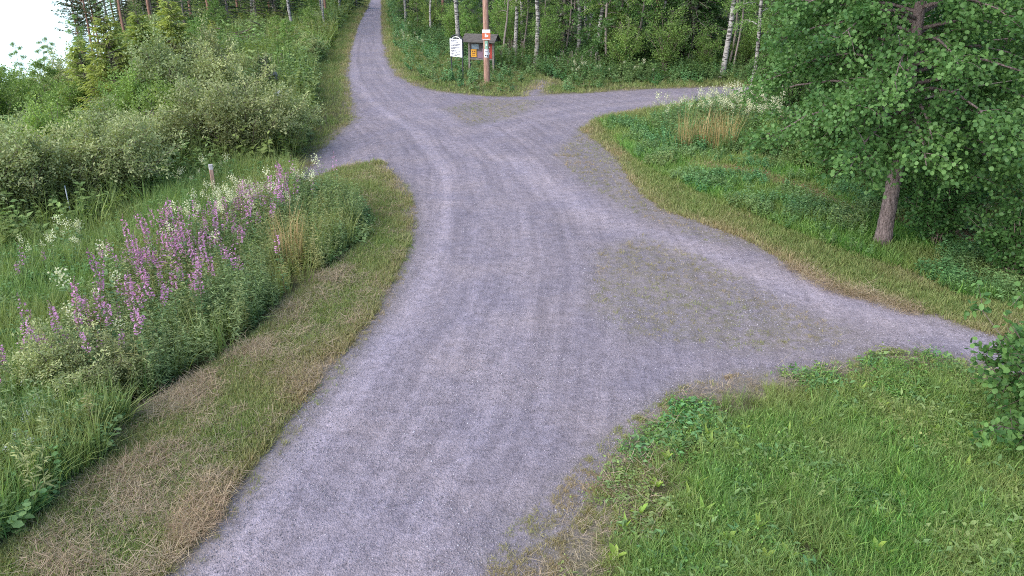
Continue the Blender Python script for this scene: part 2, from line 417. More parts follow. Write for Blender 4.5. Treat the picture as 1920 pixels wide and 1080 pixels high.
def groundmat():
    m, N, Lk, out = newmat('ground_gravel_soil')
    b = N.new('ShaderNodeBsdfPrincipled'); b.inputs['Roughness'].default_value = .9; b.inputs['Specular IOR Level'].default_value = .15
    tc = N.new('ShaderNodeTexCoord'); pos = tc.outputs['Object']
    road = attr(N, 'road').outputs['Fac']; sparse = attr(N, 'sparse').outputs['Fac']
    track = attr(N, 'track').outputs['Fac']; dry = attr(N, 'dry').outputs['Fac']; wood = attr(N, 'woodland').outputs['Fac']
    fm = attr(N, 'flow_main'); fs = attr(N, 'flow_side')
    mp = N.new('ShaderNodeMapping'); mp.inputs['Scale'].default_value = (.22, 5.0, 1); Lk.new(fm.outputs['Vector'], mp.inputs['Vector'])
    st = noise(N, Lk, mp.outputs[0], 1.0, 4, .6)
    mp2 = N.new('ShaderNodeMapping'); mp2.inputs['Scale'].default_value = (.3, 5.0, 1); Lk.new(fs.outputs['Vector'], mp2.inputs['Vector'])
    st2 = noise(N, Lk, mp2.outputs[0], 1.0, 4, .6)
    # gravel: stones of one to three centimetres over fines
    vo = N.new('ShaderNodeTexVoronoi'); vo.inputs['Scale'].default_value = 62; Lk.new(pos, vo.inputs['Vector'])
    sv = N.new('ShaderNodeSeparateColor'); Lk.new(vo.outputs['Color'], sv.inputs[0])
    n1 = noise(N, Lk, pos, 22, 4, .7)
    n2 = noise(N, Lk, pos, 5.5, 4, .65)
    n3 = noise(N, Lk, pos, .7, 4, .6)
    g = mth(N, Lk, 'MULTIPLY_ADD', sv.outputs[0], .20, mth(N, Lk, 'MULTIPLY', n1, .75))
    g = mth(N, Lk, 'MULTIPLY_ADD', n2, .95, mth(N, Lk, 'SUBTRACT', g, .52))
    gcol = mixc(N, Lk, maprange(N, Lk, g, .08, .80), (.150, .136, .144), (.375, .341, .366))
    pink = mixc(N, Lk, maprange(N, Lk, n3, .35, .7), (1.0, .96, 1.03), (1.05, .97, .94))
    gcol = mixc(N, Lk, 1.0, gcol, pink, 'MULTIPLY')
    lum = mth(N, Lk, 'MULTIPLY_ADD', st, .8, .58)
    lum = mth(N, Lk, 'MULTIPLY', lum, mth(N, Lk, 'MULTIPLY_ADD', st2, .30, .85))
    lum = mth(N, Lk, 'MULTIPLY_ADD', track, .32, lum)
    lum = mth(N, Lk, 'MULTIPLY', lum, mth(N, Lk, 'MULTIPLY_ADD', n3, .5, .75))
    lc = N.new('ShaderNodeCombineColor')
    for i in range(3): Lk.new(lum, lc.inputs[i])
    gcol = mixc(N, Lk, 1.0, gcol, lc.outputs[0], 'MULTIPLY')
    # weeds and straw pressed into thin gravel
    wv = noise(N, Lk, pos, 4.5, 6, .8); wv2 = noise(N, Lk, pos, 30, 3, .7)
    weedc = mixc(N, Lk, wv2, (.10, .115, .035), (.27, .22, .12))
    wf = mth(N, Lk, 'MULTIPLY', sparse, maprange(N, Lk, mth(N, Lk, 'MULTIPLY_ADD', wv2, .5, wv), .62, .88))
    gcol = mixc(N, Lk, mth(N, Lk, 'MULTIPLY', wf, .6), gcol, weedc)
    # soil and thatch
    s1 = noise(N, Lk, pos, 14, 5, .7)
    soil = mixc(N, Lk, s1, (.045, .05, .02), (.13, .12, .06))
    thatch = mixc(N, Lk, s1, (.16, .14, .08), (.40, .33, .22))
    soil = mixc(N, Lk, dry, soil, thatch)
    soil = mixc(N, Lk, wood, soil, mixc(N, Lk, s1, (.02, .026, .012), (.06, .055, .03)))
    edge = mth(N, Lk, 'MULTIPLY_ADD', mth(N, Lk, 'SUBTRACT', wv, .5), 1.5, road)
    edge = mth(N, Lk, 'MULTIPLY_ADD', mth(N, Lk, 'SUBTRACT', s1, .5), .5, edge)
    ef = maprange(N, Lk, edge, -.45, .25)
    col = mixc(N, Lk, ef, soil, gcol)
    Lk.new(col, b.inputs['Base Color'])
    bp = N.new('ShaderNodeBump'); bp.inputs['Strength'].default_value = .55; bp.inputs['Distance'].default_value = .03
    hgt = mth(N, Lk, 'MULTIPLY_ADD', n2, 1.2, mth(N, Lk, 'MULTIPLY', n1, .7))
    hgt = mth(N, Lk, 'MULTIPLY_ADD', st, 1.0, hgt)
    hgt = mth(N, Lk, 'MULTIPLY_ADD', vo.outputs['Distance'], -.5, hgt)
    Lk.new(hgt, bp.inputs['Height']); Lk.new(bp.outputs[0], b.inputs['Normal'])
    Lk.new(b.outputs[0], out.inputs['Surface'])
    return m
M['ground'] = groundmat()

# ------------------------------------------------------------------ object helpers
def tag(o, label=None, cat=None, group=None, kind=None):
    if label: o['label'] = label
    if cat: o['category'] = cat
    if group: o['group'] = group
    if kind: o['kind'] = kind
    return o

def link(name, me, parent=None, loc=(0, 0, 0), rz=0.0):
    o = bpy.data.objects.new(name, me)
    S.collection.objects.link(o)
    o.location = loc
    if rz: o.rotation_euler = (0, 0, rz)
    if parent: o.parent = parent
    return o

def thing(name, loc, label, cat, group=None, rz=0.0, sc=1.0):
    o = bpy.data.objects.new(name, None)
    o.empty_display_size = .2
    S.collection.objects.link(o)
    o.location = loc; o.rotation_euler = (0, 0, rz); o.scale = (sc, sc, sc)
    return tag(o, label, cat, group)

_used = set()
def place(proto, x, y, label, cat, group=None, rz=None, sc=1.0, dz=0.0, tilt=(0, 0), zs=1.0):
    """A fresh thing from a kit (name, [(part name, mesh, stuff?)]) standing on the ground."""
    name, parts = proto
    rz = random.uniform(0, 6.283) if rz is None else rz
    o = thing(name, (x, y, float(T(x, y)) + dz), label, cat, group, rz, sc)
    o.rotation_euler = (tilt[0], tilt[1], rz)
    o.scale = (sc, sc, sc * zs)
    for pn, me, st in parts:
        c = link(pn, me, o)
        if st: c['kind'] = 'stuff'
    return o

# ------------------------------------------------------------------ ground sheet, split into ground, road, side path
def axis(fine0, fine1, step, far0, far1, grow=1.09):
    a = list(np.arange(fine0, fine1, step)); s = step
    while a[-1] < far1: s *= grow; a.append(a[-1] + s)
    s = step
    while a[0] > far0: s *= grow; a.insert(0, a[0] - s)
    return np.array(a)
gx = axis(-9, 11, .13, -700, 700, 1.07)
gy = [4.0]
while gy[-1] < 900: gy.append(gy[-1] + max(.12, .0115 * gy[-1]))
b0 = [4.0]; s_ = .2
while b0[0] > -120: b0.insert(0, b0[0] - s_); s_ *= 1.4
gy = np.array(b0[:-1] + gy)
X, Y = np.meshgrid(gx, gy)
Z = T(X, Y)
shp = X.shape
xf, yf = X.ravel(), Y.ravel()
sd = road_sd(xf, yf)
sparse = poly_w(SPARSE, xf, yf, .45)
dry = .6 * poly_w(HAY, xf, yf, .3)
for q in HAYLINES:
    d, _, _ = seg_dist(q, xf, yf, False); dry = np.maximum(dry, sstep(.32, .08, d))
dry = np.maximum(dry, .55 * sstep(-.8, -.1, sd))
def flow(line):
    d, al, si = seg_dist(line, xf, yf, False)
    return al, d * si, d
am, om, dm = flow(C_MAIN); a2, o2, d2 = flow(C_SIDE); a3, o3, d3 = flow(C_BRAN)
g_ = lambda o, c, w: np.exp(-((o - c) / w) ** 2)
track = 1.0 * g_(om, .95, .22) + .45 * g_(om, -.75, .25) + .35 * g_(om, .1, .3)
track = np.maximum(track, .9 * g_(o2, 0, .55)); track = np.maximum(track, .55 * g_(o3, -.5, .3)); track = np.maximum(track, .5 * g_(o3, .6, .3))
FOREST = P([(770, -20), (780, 20), (860, 85), (1000, 108), (1250, 118), (1440, 140), (1520, 215), (1680, 300), (1920, 420), (2600, 520), (3800, 300), (2600, 20), (1400, -30)])
wood = poly_w([FOREST], xf, yf, .8)
V = np.stack([xf, yf, Z.ravel()], 1)
ny, nx = shp
i, j = np.meshgrid(np.arange(ny - 1), np.arange(nx - 1), indexing='ij')
Fq = np.stack([i * nx + j, i * nx + j + 1, (i + 1) * nx + j + 1, (i + 1) * nx + j], -1).reshape(-1, 4)
fc = sd[Fq].mean(1); fx = xf[Fq].mean(1); fy = yf[Fq].mean(1)
on_side = inside(SIDE, fx, fy)
isr = fc > 0
is_trail = inside(TRAIL, fx, fy)
fa = np.stack([am, om, np.zeros_like(am)], 1); fb = np.stack([a2, o2, np.zeros_like(am)], 1)
def sheet(name, mask):
    F = Fq[mask]; u, inv = np.unique(F, return_inverse=True)
    ac = Acc(); ac.add(V[u], inv.reshape(-1, 4)); me = ac.mesh(name, M['ground'])
    for nm, dat in (('road', np.clip(sd, -3, 3)), ('sparse', sparse), ('track', track), ('dry', dry), ('woodland', wood)):
        at = me.attributes.new(nm, 'FLOAT', 'POINT'); at.data.foreach_set('value', dat[u].astype(np.float32))
    for nm, dat in (('flow_main', fa), ('flow_side', fb)):
        at = me.attributes.new(nm, 'FLOAT_VECTOR', 'POINT'); at.data.foreach_set('vector', dat[u].astype(np.float32).ravel())
    return tag(link(name, me), kind='structure')
sheet('ground', ~isr)
sheet('gravel_road', isr & ~on_side & ~is_trail)
sheet('gravel_path', isr & on_side)
sheet('foot_trail', isr & is_trail & ~on_side)

# ------------------------------------------------------------------ plant kits
def rnd(n, a, b): return rng.uniform(a, b, n)

def broadleaf(h, r0, base, spread, nl, nt, LL, LW, nleaf, tmpl=RHOMB, leaf='birch', bark='birchbark', lean=(0, 0), wig=.12, up=.45, droop=.5, sides=8, flare=.35, low=1.0, hang=.3, jit=0.0):
    tr, cr = Acc(), Acc()
    z = np.concatenate([np.arange(0, 2.6, .035), np.linspace(2.6, h, 30)]) if jit else np.concatenate([[0, .12, .4], np.linspace(1.0, h, 10)]) if h > 3 else np.linspace(0, h, 7)
    p1, p2 = rng.uniform(0, 6.28, 2)
    px = lean[0] * z + wig * (np.sin(z * .9 + p1) - math.sin(p1)); py = lean[1] * z + wig * (np.sin(z * .7 + p2) - math.sin(p2))
    rad = r0 * np.maximum(1 - z / h, .03) ** .75 * (1 + flare * np.exp(-z / .18))
    tp = np.stack([px, py, z], 1); tube(tr, tp, rad, sides, jit=jit)
    A, B = [], []
    for k in range(nl):
        u = (k + rng.uniform(.1, .9)) / nl
        zz = base + (h * .97 - base) * u ** low
        az = k * 2.39996 + rng.uniform(-.4, .4)
        prof = (min(1, .55 + 2.2 * u)) * (1 - u) ** .55 + .08
        ln = spread * prof * rng.uniform(.75, 1.15)
        c = np.array([np.interp(zz, z, px), np.interp(zz, z, py), zz])
        t = np.linspace(0, 1, 5)
        hd = np.array([math.cos(az), math.sin(az), 0]); sd_ = np.array([-math.sin(az), math.cos(az), 0])
        bend = rng.uniform(-.2, .2)
        lp = c + hd * (t * ln)[:, None] + sd_ * (bend * ln * t ** 2)[:, None] + np.array([0, 0, 1.]) * (ln * (up * t - droop * t ** 2))[:, None]
        rl = max(.008, .4 * np.interp(zz, z, rad)) * (1 - .85 * t)
        tube(tr, lp, rl, 5, cap=False)
        for q in range(nt):
            tt = rng.uniform(.2, 1.0)
            s = np.array([np.interp(tt, t, lp[:, e]) for e in range(3)])
            dd = nrm(hd * rng.uniform(.1, 1) + sd_ * rng.uniform(-1, 1) + np.array([0, 0, rng.uniform(-.5, .5)]))
            tl = spread * rng.uniform(.13, .3) * (1.15 - .5 * tt)
            mid = s + dd * tl * .5 + np.array([0, 0, -.03 * tl]); e = s + dd * tl + np.array([0, 0, -hang * tl])
            tube(tr, [s, mid, e], [rl[0] * .18 + .004, .004, .002], 3, cap=False)
            A.append(s); B.append(e)
    A, B = np.array(A), np.array(B)
    k = rng.integers(0, len(A), nleaf); t = rng.uniform(.1, 1.08, nleaf)[:, None]
    pos = A[k] * (1 - t) + B[k] * t + rng.normal(0, .055 + .02 * spread, (nleaf, 3)) * np.array([1, 1, .8])
    d = nrm(B[k] - A[k]) * .6 + rng.normal(0, .6, (nleaf, 3)) + np.array([0, 0, -.35])
    n = rng.normal(0, .55, (nleaf, 3)) + np.array([0, 0, .8])
    sc = rnd(nleaf, .7, 1.2)
    shade = np.clip(rng.random(len(A))[k] * .6 + rng.random(nleaf) * .4, 0, 1)
    leaves(cr, pos, d, n, LL * sc, LW * sc, tmpl, 0, shade)
    return tr.mesh('trunk', M[bark]), cr.mesh('crown', M[leaf]), tp

def conifer(h, r0, base, spread, whorls, per, leaf='spruce', bark='greybark', droop=.35, spray=.30, sw=.10, dens=9, up=.1):
    tr, cr = Acc(), Acc()
    z = np.linspace(0, h, 8)
    tp = np.stack([.03 * np.sin(z), .03 * np.cos(z * .8), z], 1)
    tube(tr, tp, r0 * np.maximum(1 - z / h, .04), 7)
    PP, DD, SH = [], [], []
    for w in range(whorls):
        u = w / whorls; zz = base + (h - base) * u * .985
        for q in range(per):
            az = rng.uniform(0, 6.283); ln = spread * (1 - u) ** .8 * rng.uniform(.7, 1.1) + .12
            hd = np.array([math.cos(az), math.sin(az), 0]); sd_ = np.array([-math.sin(az), math.cos(az), 0])
            t = np.linspace(0, 1, 4)
            zo = zz + rng.uniform(-.1, .1)
            lp = np.array([0, 0, zo]) + hd * (t * ln)[:, None] + np.array([0, 0, 1.]) * (ln * (up * t - droop * t * t + .12 * t ** 3))[:, None]
            tube(tr, lp, (.006 + .012 * ln) * (1 - .8 * t), 3, cap=False)
            m = max(3, int(dens * ln / spread * 2))
            tt = rng.uniform(.12, 1, m)
            pp = np.stack([np.interp(tt, t, lp[:, e]) for e in range(3)], 1)
            sg = rng.choice([-1, 1], m)[:, None]
            d = hd * rnd(m, .5, 1.0)[:, None] + sd_ * sg * rnd(m, .2, .9)[:, None] + np.stack([np.zeros(m), np.zeros(m), rnd(m, -.55, .1)], 1)
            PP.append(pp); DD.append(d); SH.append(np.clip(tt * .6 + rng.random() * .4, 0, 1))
    PP, DD, SH = np.concatenate(PP), np.concatenate(DD), np.concatenate(SH)
    n = len(PP)
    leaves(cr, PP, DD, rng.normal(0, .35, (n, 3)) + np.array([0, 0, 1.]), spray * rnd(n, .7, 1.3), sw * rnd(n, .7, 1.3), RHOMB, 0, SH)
    return tr.mesh('trunk', M[bark]), cr.mesh('crown', M[leaf])

def bush(h, spread, stems, nleaf, LL, LW, leaf, tmpl=RHOMB, bark='twig'):
    tr, cr = Acc(), Acc(); A, B = [], []
    for k in range(stems):
        az = rng.uniform(0, 6.283); out = spread * rng.uniform(.15, 1.0); hh = h * rng.uniform(.65, 1.0) * (1 - .35 * (out / spread) ** 2)
        t = np.linspace(0, 1, 5)
        hd = np.array([math.cos(az), math.sin(az), 0])
        lp = hd * (out * t ** 1.3)[:, None] + np.array([0, 0, 1.]) * (hh * (1.25 * t - .25 * t * t))[:, None] + rng.normal(0, .03, (5, 3))
        lp[0] = hd * rng.uniform(0, .15 * spread)
        tube(tr, lp, .018 * (h / 2.5) * (1 - .8 * t), 4, cap=False)
        for q in range(9):
            tt = rng.uniform(.18, 1); s = np.array([np.interp(tt, t, lp[:, e]) for e in range(3)])
            dd = nrm(rng.normal(0, 1, 3) * np.array([1, 1, .6]) + np.array([0, 0, .5]) + hd * .4)
            e = s + dd * h * rng.uniform(.1, .26)
            if e[2] < .05: e[2] = .05
            A.append(s); B.append(e)
            tube(tr, [s, (s + e) / 2, e], [.006, .004, .002], 3, cap=False)
    A, B = np.array(A), np.array(B)
    k = rng.integers(0, len(A), nleaf); t = rng.uniform(0, 1.05, nleaf)[:, None]
    pos = A[k] * (1 - t) + B[k] * t + rng.normal(0, .03 * h, (nleaf, 3))
    pos[:, 2] = np.abs(pos[:, 2]) + .02
    d = nrm(B[k] - A[k]) + rng.normal(0, .7, (nleaf, 3)); n = rng.normal(0, .6, (nleaf, 3)) + np.array([0, 0, .7])
    shade = np.clip(rng.random(len(A))[k] * .55 + rng.random(nleaf) * .45, 0, 1)
    sc = rnd(nleaf, .7, 1.25)
    leaves(cr, pos, d, n, LL * sc, LW * sc, tmpl, 0, shade)
    return ('bush', [('stems', tr.mesh('stems', M[bark]), False), ('foliage', cr.mesh('foliage', M[leaf]), True)])

def kit(name, meshes, stuff_crown=True):
    return (name, [('trunk', meshes[0], False), ('crown', meshes[1], stuff_crown)])

# ---- big trees
BIRCH = [kit('birch_tree', broadleaf(14, .13, 4.6 - k * .8, 2.6, 26, 8, .085, .065, 9000, RHOMB, 'birch', 'birchbark', (rng.uniform(-.03, .03), 0), .10, .6, .75, 7, .3)) for k in range(3)]
SLIM = [kit('birch_tree', broadleaf(10, .065, 2.2, 1.5, 20, 7, .08, .06, 5200, RHOMB, 'birch', 'greybark', (rng.uniform(-.06, .06), 0), .14, .5, .7, 6, .2)) for k in range(3)]
ALDERB = [kit('alder_tree', broadleaf(11, .15, 1.0, 3.0, 46, 11, .10, .088, 26000, ROUND, 'alder', 'bark', (rng.uniform(-.04, .04), 0), .14, .35, .6, 7, .3, 1.5)) for k in range(3)]
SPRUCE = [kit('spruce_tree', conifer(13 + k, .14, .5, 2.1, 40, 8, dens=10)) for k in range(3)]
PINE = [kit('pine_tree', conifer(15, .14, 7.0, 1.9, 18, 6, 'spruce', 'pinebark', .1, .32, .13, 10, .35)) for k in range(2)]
# ---- young trees of the clearing
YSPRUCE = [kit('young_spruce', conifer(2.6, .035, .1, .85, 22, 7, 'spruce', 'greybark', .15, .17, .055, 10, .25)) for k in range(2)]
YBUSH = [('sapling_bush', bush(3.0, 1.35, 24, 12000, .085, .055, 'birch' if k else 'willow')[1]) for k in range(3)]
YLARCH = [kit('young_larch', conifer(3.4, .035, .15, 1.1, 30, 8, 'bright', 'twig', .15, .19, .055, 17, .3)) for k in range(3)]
YBIRCH = [kit('young_birch', broadleaf(3.6, .03, .35, 1.05, 22, 8, .075, .06, 4200, RHOMB, 'birch', 'twig', (rng.uniform(-.05, .05), 0), .06, .7, .4, 5, .1)) for k in range(3)]
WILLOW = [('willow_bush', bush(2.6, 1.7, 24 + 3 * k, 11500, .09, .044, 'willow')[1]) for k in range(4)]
GREENB = [('leafy_bush', bush(1.7, 1.1, 18, 4200, .085, .06, 'fern', ROUND)[1]) for k in range(3)]
DARKB = [('leafy_bush', bush(2.0, 1.15, 20, 6500, .08, .06, 'alder', ROUND)[1]) for k in range(3)]
ROWAN = [('forest_shrub', bush(3.4, 1.4, 16, 5000, .095, .06, 'birch')[1]) for k in range(3)]

# ------------------------------------------------------------------ scatter of uncountable ground cover
def instancer(name, pts, rot, scl, idx, tint, protos, label=None):
    me = bpy.data.meshes.new(name)
    me.vertices.add(len(pts)); me.vertices.foreach_set('co', np.asarray(pts, np.float32).ravel())
    for nm, ty, dat in (('rot', 'FLOAT_VECTOR', rot), ('scl', 'FLOAT', scl), ('idx', 'INT', idx), ('tint', 'FLOAT', tint)):
        at = me.attributes.new(nm, ty, 'POINT')
        if ty == 'FLOAT_VECTOR': at.data.foreach_set('vector', np.asarray(dat, np.float32).ravel())
        else: at.data.foreach_set('value', np.asarray(dat, np.int32 if ty == 'INT' else np.float32))
    me.update()
    col = bpy.data.collections.new(name + '_kinds')
    for k, m in enumerate(protos):
        o = bpy.data.objects.new('%s_kind.%03d' % (name, k), m); col.objects.link(o)
    ng = bpy.data.node_groups.new(name + '_spread', 'GeometryNodeTree')
    ng.interface.new_socket('Geometry', in_out='INPUT', socket_type='NodeSocketGeometry')
    ng.interface.new_socket('Geometry', in_out='OUTPUT', socket_type='NodeSocketGeometry')
    n, l = ng.nodes, ng.links
    gi, go = n.new('NodeGroupInput'), n.new('NodeGroupOutput')
    ci = n.new('GeometryNodeCollectionInfo'); ci.inputs['Collection'].default_value = col
    ci.inputs['Separate Children'].default_value = True; ci.inputs['Reset Children'].default_value = True
    ip = n.new('GeometryNodeInstanceOnPoints'); ip.inputs['Pick Instance'].default_value = True
    def na(nm, ty):
        x = n.new('GeometryNodeInputNamedAttribute'); x.data_type = ty; x.inputs['Name'].default_value = nm
        return x.outputs['Attribute']
    l.new(gi.outputs[0], ip.inputs['Points']); l.new(ci.outputs[0], ip.inputs['Instance'])
    l.new(na('idx', 'INT'), ip.inputs['Instance Index'])
    l.new(na('rot', 'FLOAT_VECTOR'), ip.inputs['Rotation']); l.new(na('scl', 'FLOAT'), ip.inputs['Scale'])
    l.new(ip.outputs[0], go.inputs[0])
    o = link(name, me)
    md = o.modifiers.new('spread', 'NODES'); md.node_group = ng
    o['kind'] = 'stuff'
    if label: o['label'] = label
    return o

def pts_in(poly, n, far=0.0, margin=None, keep=None):
    """n random ground points inside a plan polygon; far > 0 thins them with distance, margin keeps them off the gravel."""
    lo, hi = poly.min(0), poly.max(0); out = []; got = 0; guard = 0
    while got < n and guard < 60:
        guard += 1
        q = rng.uniform(lo, hi, (max(4000, n * 2), 2))
        q = q[inside(poly, q[:, 0], q[:, 1])]
        if far: q = q[rng.random(len(q)) < np.minimum(1, (far / np.hypot(q[:, 0], q[:, 1])) ** 2)]
        if margin is not None: q = q[road_sd(q[:, 0], q[:, 1]) < margin + .25 * fbm(q[:, 0], q[:, 1], 3.1, 5)]
        if keep is not None: q = q[rng.random(len(q)) < keep(q[:, 0], q[:, 1])]
        out.append(q); got += len(q)
    return np.concatenate(out)[:n]

def offhay(q, w=.22, trunk=True):
    for ln in HAYLINES:
        d, _, _ = seg_dist(ln, q[:, 0], q[:, 1], False); q = q[d > w + .1 * rng.random(len(q))]
    if not trunk: return q
    tx_, ty_ = G(1653, 462)                      # only short grass grows right in front of the big trunk
    return q[np.hypot((q[:, 0] - tx_) * 1.1, (q[:, 1] - ty_ + .55) * .8) > .75]
def scatter(name, P2, protos, smin, smax, tint=None, tilt=.12, label=None, grow=0.0, lift=0.0, size=None):
    n = len(P2); x, y = P2[:, 0], P2[:, 1]
    z = T(x, y) + lift
    s = rnd(n, smin, smax)
    if size is not None: s = s * size(x, y)
    if grow: s = s * (1 + grow * np.maximum(0, np.hypot(x, y) - 10))
    rot = np.stack([rng.normal(0, tilt, n), rng.normal(0, tilt, n), rnd(n, 0, 6.283)], 1)
    tn = np.clip(tint(x, y) if tint else np.zeros(n), 0, 1)
    return instancer(name, np.stack([x, y, z], 1), rot, s, rng.integers(0, len(protos), n), tn, protos, label)

def tuft(nb, h, w, rad, tilt, curl, mat, hv=.4):
    a = Acc(); r = rad * np.sqrt(rng.random(nb)); th = rnd(nb, 0, 6.283)
    base = np.stack([r * np.cos(th), r * np.sin(th), np.full(nb, -.01)], 1)
    blades(a, base, th + rng.normal(0, .8, nb), h * rnd(nb, 1 - hv, 1 + hv), w * rnd(nb, .7, 1.3), np.abs(rng.normal(0, tilt, nb)), rnd(nb, 0, curl))
    return a.mesh('tuft', M[mat])
def straws(nb, ln, w, rad, mat, z=.05):
    a = Acc()
    base = np.stack([rng.normal(0, rad, nb), rng.normal(0, rad, nb), rnd(nb, .0, z)], 1)
    blades(a, base, rnd(nb, 0, 6.283), ln * rnd(nb, .5, 1.4), w * rnd(nb, .7, 1.3), rnd(nb, 1.1, 1.6), rng.normal(0, .35, nb))
    return a.mesh('straw', M[mat])
def lowleaf(nl, L, W, rad, mat, hz=.06, tmpl=ROUND):
    a = Acc()
    pos = np.stack([rng.normal(0, rad, nl), rng.normal(0, rad, nl), rnd(nl, .01, hz)], 1)
    leaves(a, pos, rng.normal(0, 1, (nl, 3)) * np.array([1, 1, .3]), rng.normal(0, .3, (nl, 3)) + np.array([0, 0, 1]), L * rnd(nl, .7, 1.3), W * rnd(nl, .7, 1.3), tmpl)
    return a.mesh('low_leaves', M[mat])
def herb(h, nl, L, W, mat, spread=.15, tmpl=RHOMB, stems=3):
    a = Acc()
    for s in range(stems):
        az = rng.uniform(0, 6.283); top = np.array([math.cos(az) * spread, math.sin(az) * spread, h * rng.uniform(.7, 1.1)]); b0_ = np.array([math.cos(az) * .03, math.sin(az) * .03, 0])
        tube(a, [b0_, (b0_ + top) / 2 + np.array([0, 0, .05 * h]), top], [.006, .005, .002], 3, 0, .2, cap=False)
        m = nl // stems; t = rng.uniform(.12, 1.02, m)
        pos = b0_ + (top - b0_) * t[:, None]
        th = np.arange(m) * 2.4 + rng.uniform(0, 6)
        d = np.stack([np.cos(th), np.sin(th), rnd(m, -.25, .45)], 1)
        leaves(a, pos, d, rng.normal(0, .25, (m, 3)) + np.array([0, 0, 1]), L * (1.15 - .6 * t) * rnd(m, .8, 1.2), W * (1.15 - .6 * t), tmpl, 0, np.clip(.2 + .6 * t + rng.normal(0, .15, m), 0, 1))
    return a.mesh('herb', M[mat])

LAWN = P([(960, 1160), (1000, 1080), (1050, 1005), (1100, 945), (1140, 875), (1195, 800), (1290, 733), (1400, 706), (1520, 690), (1650, 662), (1750, 666), (1830, 684), (1920, 712), (2300, 820), (2600, 1300), (1500, 1900), (700, 1500)])
LVERGE = P([(310, 1080), (420, 940), (530, 800), (620, 690), (700, 590), (745, 510), (772, 450), (770, 370), (720, 305), (640, 302), (550, 325), (640, 350), (690, 410), (685, 450), (640, 490), (590, 525), (535, 565), (480, 620), (420, 660), (320, 720), (250, 770), (180, 830), (190, 860), (100, 940), (20, 1010), (-150, 1150), (100, 1400)])
LTALL = P([(-250, 1150), (-60, 1060), (20, 1005), (100, 930), (190, 855), (190, 815), (235, 775), (60, 690), (-300, 700)])
LMEAD = P([(-500, 800), (30, 760), (50, 690), (150, 580), (250, 500), (400, 425), (540, 385), (560, 322), (540, 300), (450, 300), (330, 345), (200, 410), (0, 460), (-400, 560)])
FIRE = P([(40, 745), (60, 690), (150, 580), (250, 500), (400, 425), (540, 385), (630, 365), (690, 415), (650, 470), (590, 520), (530, 570), (480, 615), (420, 655), (300, 720), (220, 742), (120, 765)])
FIREFLOW = P([(-20, 790), (40, 690), (140, 580), (245, 495), (395, 420), (570, 382), (560, 450), (490, 520), (425, 585), (350, 665), (270, 712), (150, 755)])
RVERGE = P([(1085, 240), (1150, 290), (1190, 350), (1235, 392), (1300, 412), (1400, 450), (1500, 510), (1600, 555), (1750, 592), (1880, 632), (1960, 655), (2400, 740), (2400, 640), (1920, 575), (1800, 555), (1700, 510), (1600, 480), (1450, 420), (1330, 370), (1240, 330), (1180, 290), (1150, 255), (1130, 222)])
RWEED = P([(1120, 228), (1200, 208), (1300, 197), (1400, 190), (1480, 205), (1700, 250), (1920, 300), (2400, 330), (2400, 640), (1920, 575), (1800, 555), (1700, 510), (1600, 480), (1450, 420), (1330, 370), (1240, 330), (1180, 290)])
RTALL = P([(1215, 232), (1300, 205), (1400, 194), (1500, 215), (1700, 255), (1920, 300), (2300, 330), (2300, 480), (1950, 520), (1850, 460), (1700, 400), (1600, 340), (1480, 300), (1380, 290), (1260, 285)])
FVERGE = P([(719, -10), (718, 60), (725, 110), (745, 145), (790, 165), (850, 177), (930, 182), (985, 182), (1003, 178), (1100, 175), (1220, 167), (1380, 163), (1500, 160), (1500, 150), (1250, 152), (1050, 152), (1000, 135), (930, 125), (860, 110), (780, 80), (750, 30), (740, -10)])
FHERB = P([(740, -10), (750, 30), (780, 80), (860, 112), (930, 128), (1000, 138), (1050, 153), (1250, 154), (1500, 152), (1520, 120), (1300, 100), (1000, 95), (850, 80), (790, 40), (770, -10)])
ULEFT = P([(694, -10), (686, 12), (668, 50), (655, 100), (650, 140), (660, 190), (665, 215), (620, 250), (575, 300), (540, 305), (575, 240), (580, 190), (600, 120), (640, 60), (672, 0), (684, -15)])
CLEAR = P([(684, -15), (640, 55), (595, 125), (580, 200), (560, 290), (450, 300), (330, 345), (200, 410), (0, 460), (-500, 600), (-500, 150), (-100, 60), (300, 20), (600, -20)])

GT = [tuft(14, .115 + .02 * k, .0075, .05, .5, 1.1, 'lawn') for k in range(5)]
GS = [tuft(12, .07, .007, .06, .7, .8, 'verge') for k in range(4)]
GH = [tuft(16, .55, .010, .08, .28, .8, 'tall') for k in range(4)]
ST = [straws(16, .10 + .025 * k, .0042, .07, 'straw', .025 + .012 * k) for k in range(4)]
CL = [lowleaf(26, .028, .026, .08, 'lawn', .11) for k in range(3)] + [lowleaf(9, .10, .035, .06, 'herb', .14, RHOMB) for k in range(2)]
HB = [herb(.45, 30, .11, .06, 'herb', .14, RHOMB, 3) for k in range(3)] + [herb(.35, 24, .10, .08, 'herb', .16, ROUND, 3) for k in range(2)]
FL = [herb(1.05, 64, .15, .03, 'fire_leaf', .12, RHOMB, 2) for k in range(4)]
FU = [herb(.5, 36, .12, .075, 'dark_herb', .25, RHOMB, 4) for k in range(3)]
UG = [herb(.6, 40, .14, .09, 'fern', .25, RHOMB, 4) for k in range(3)]

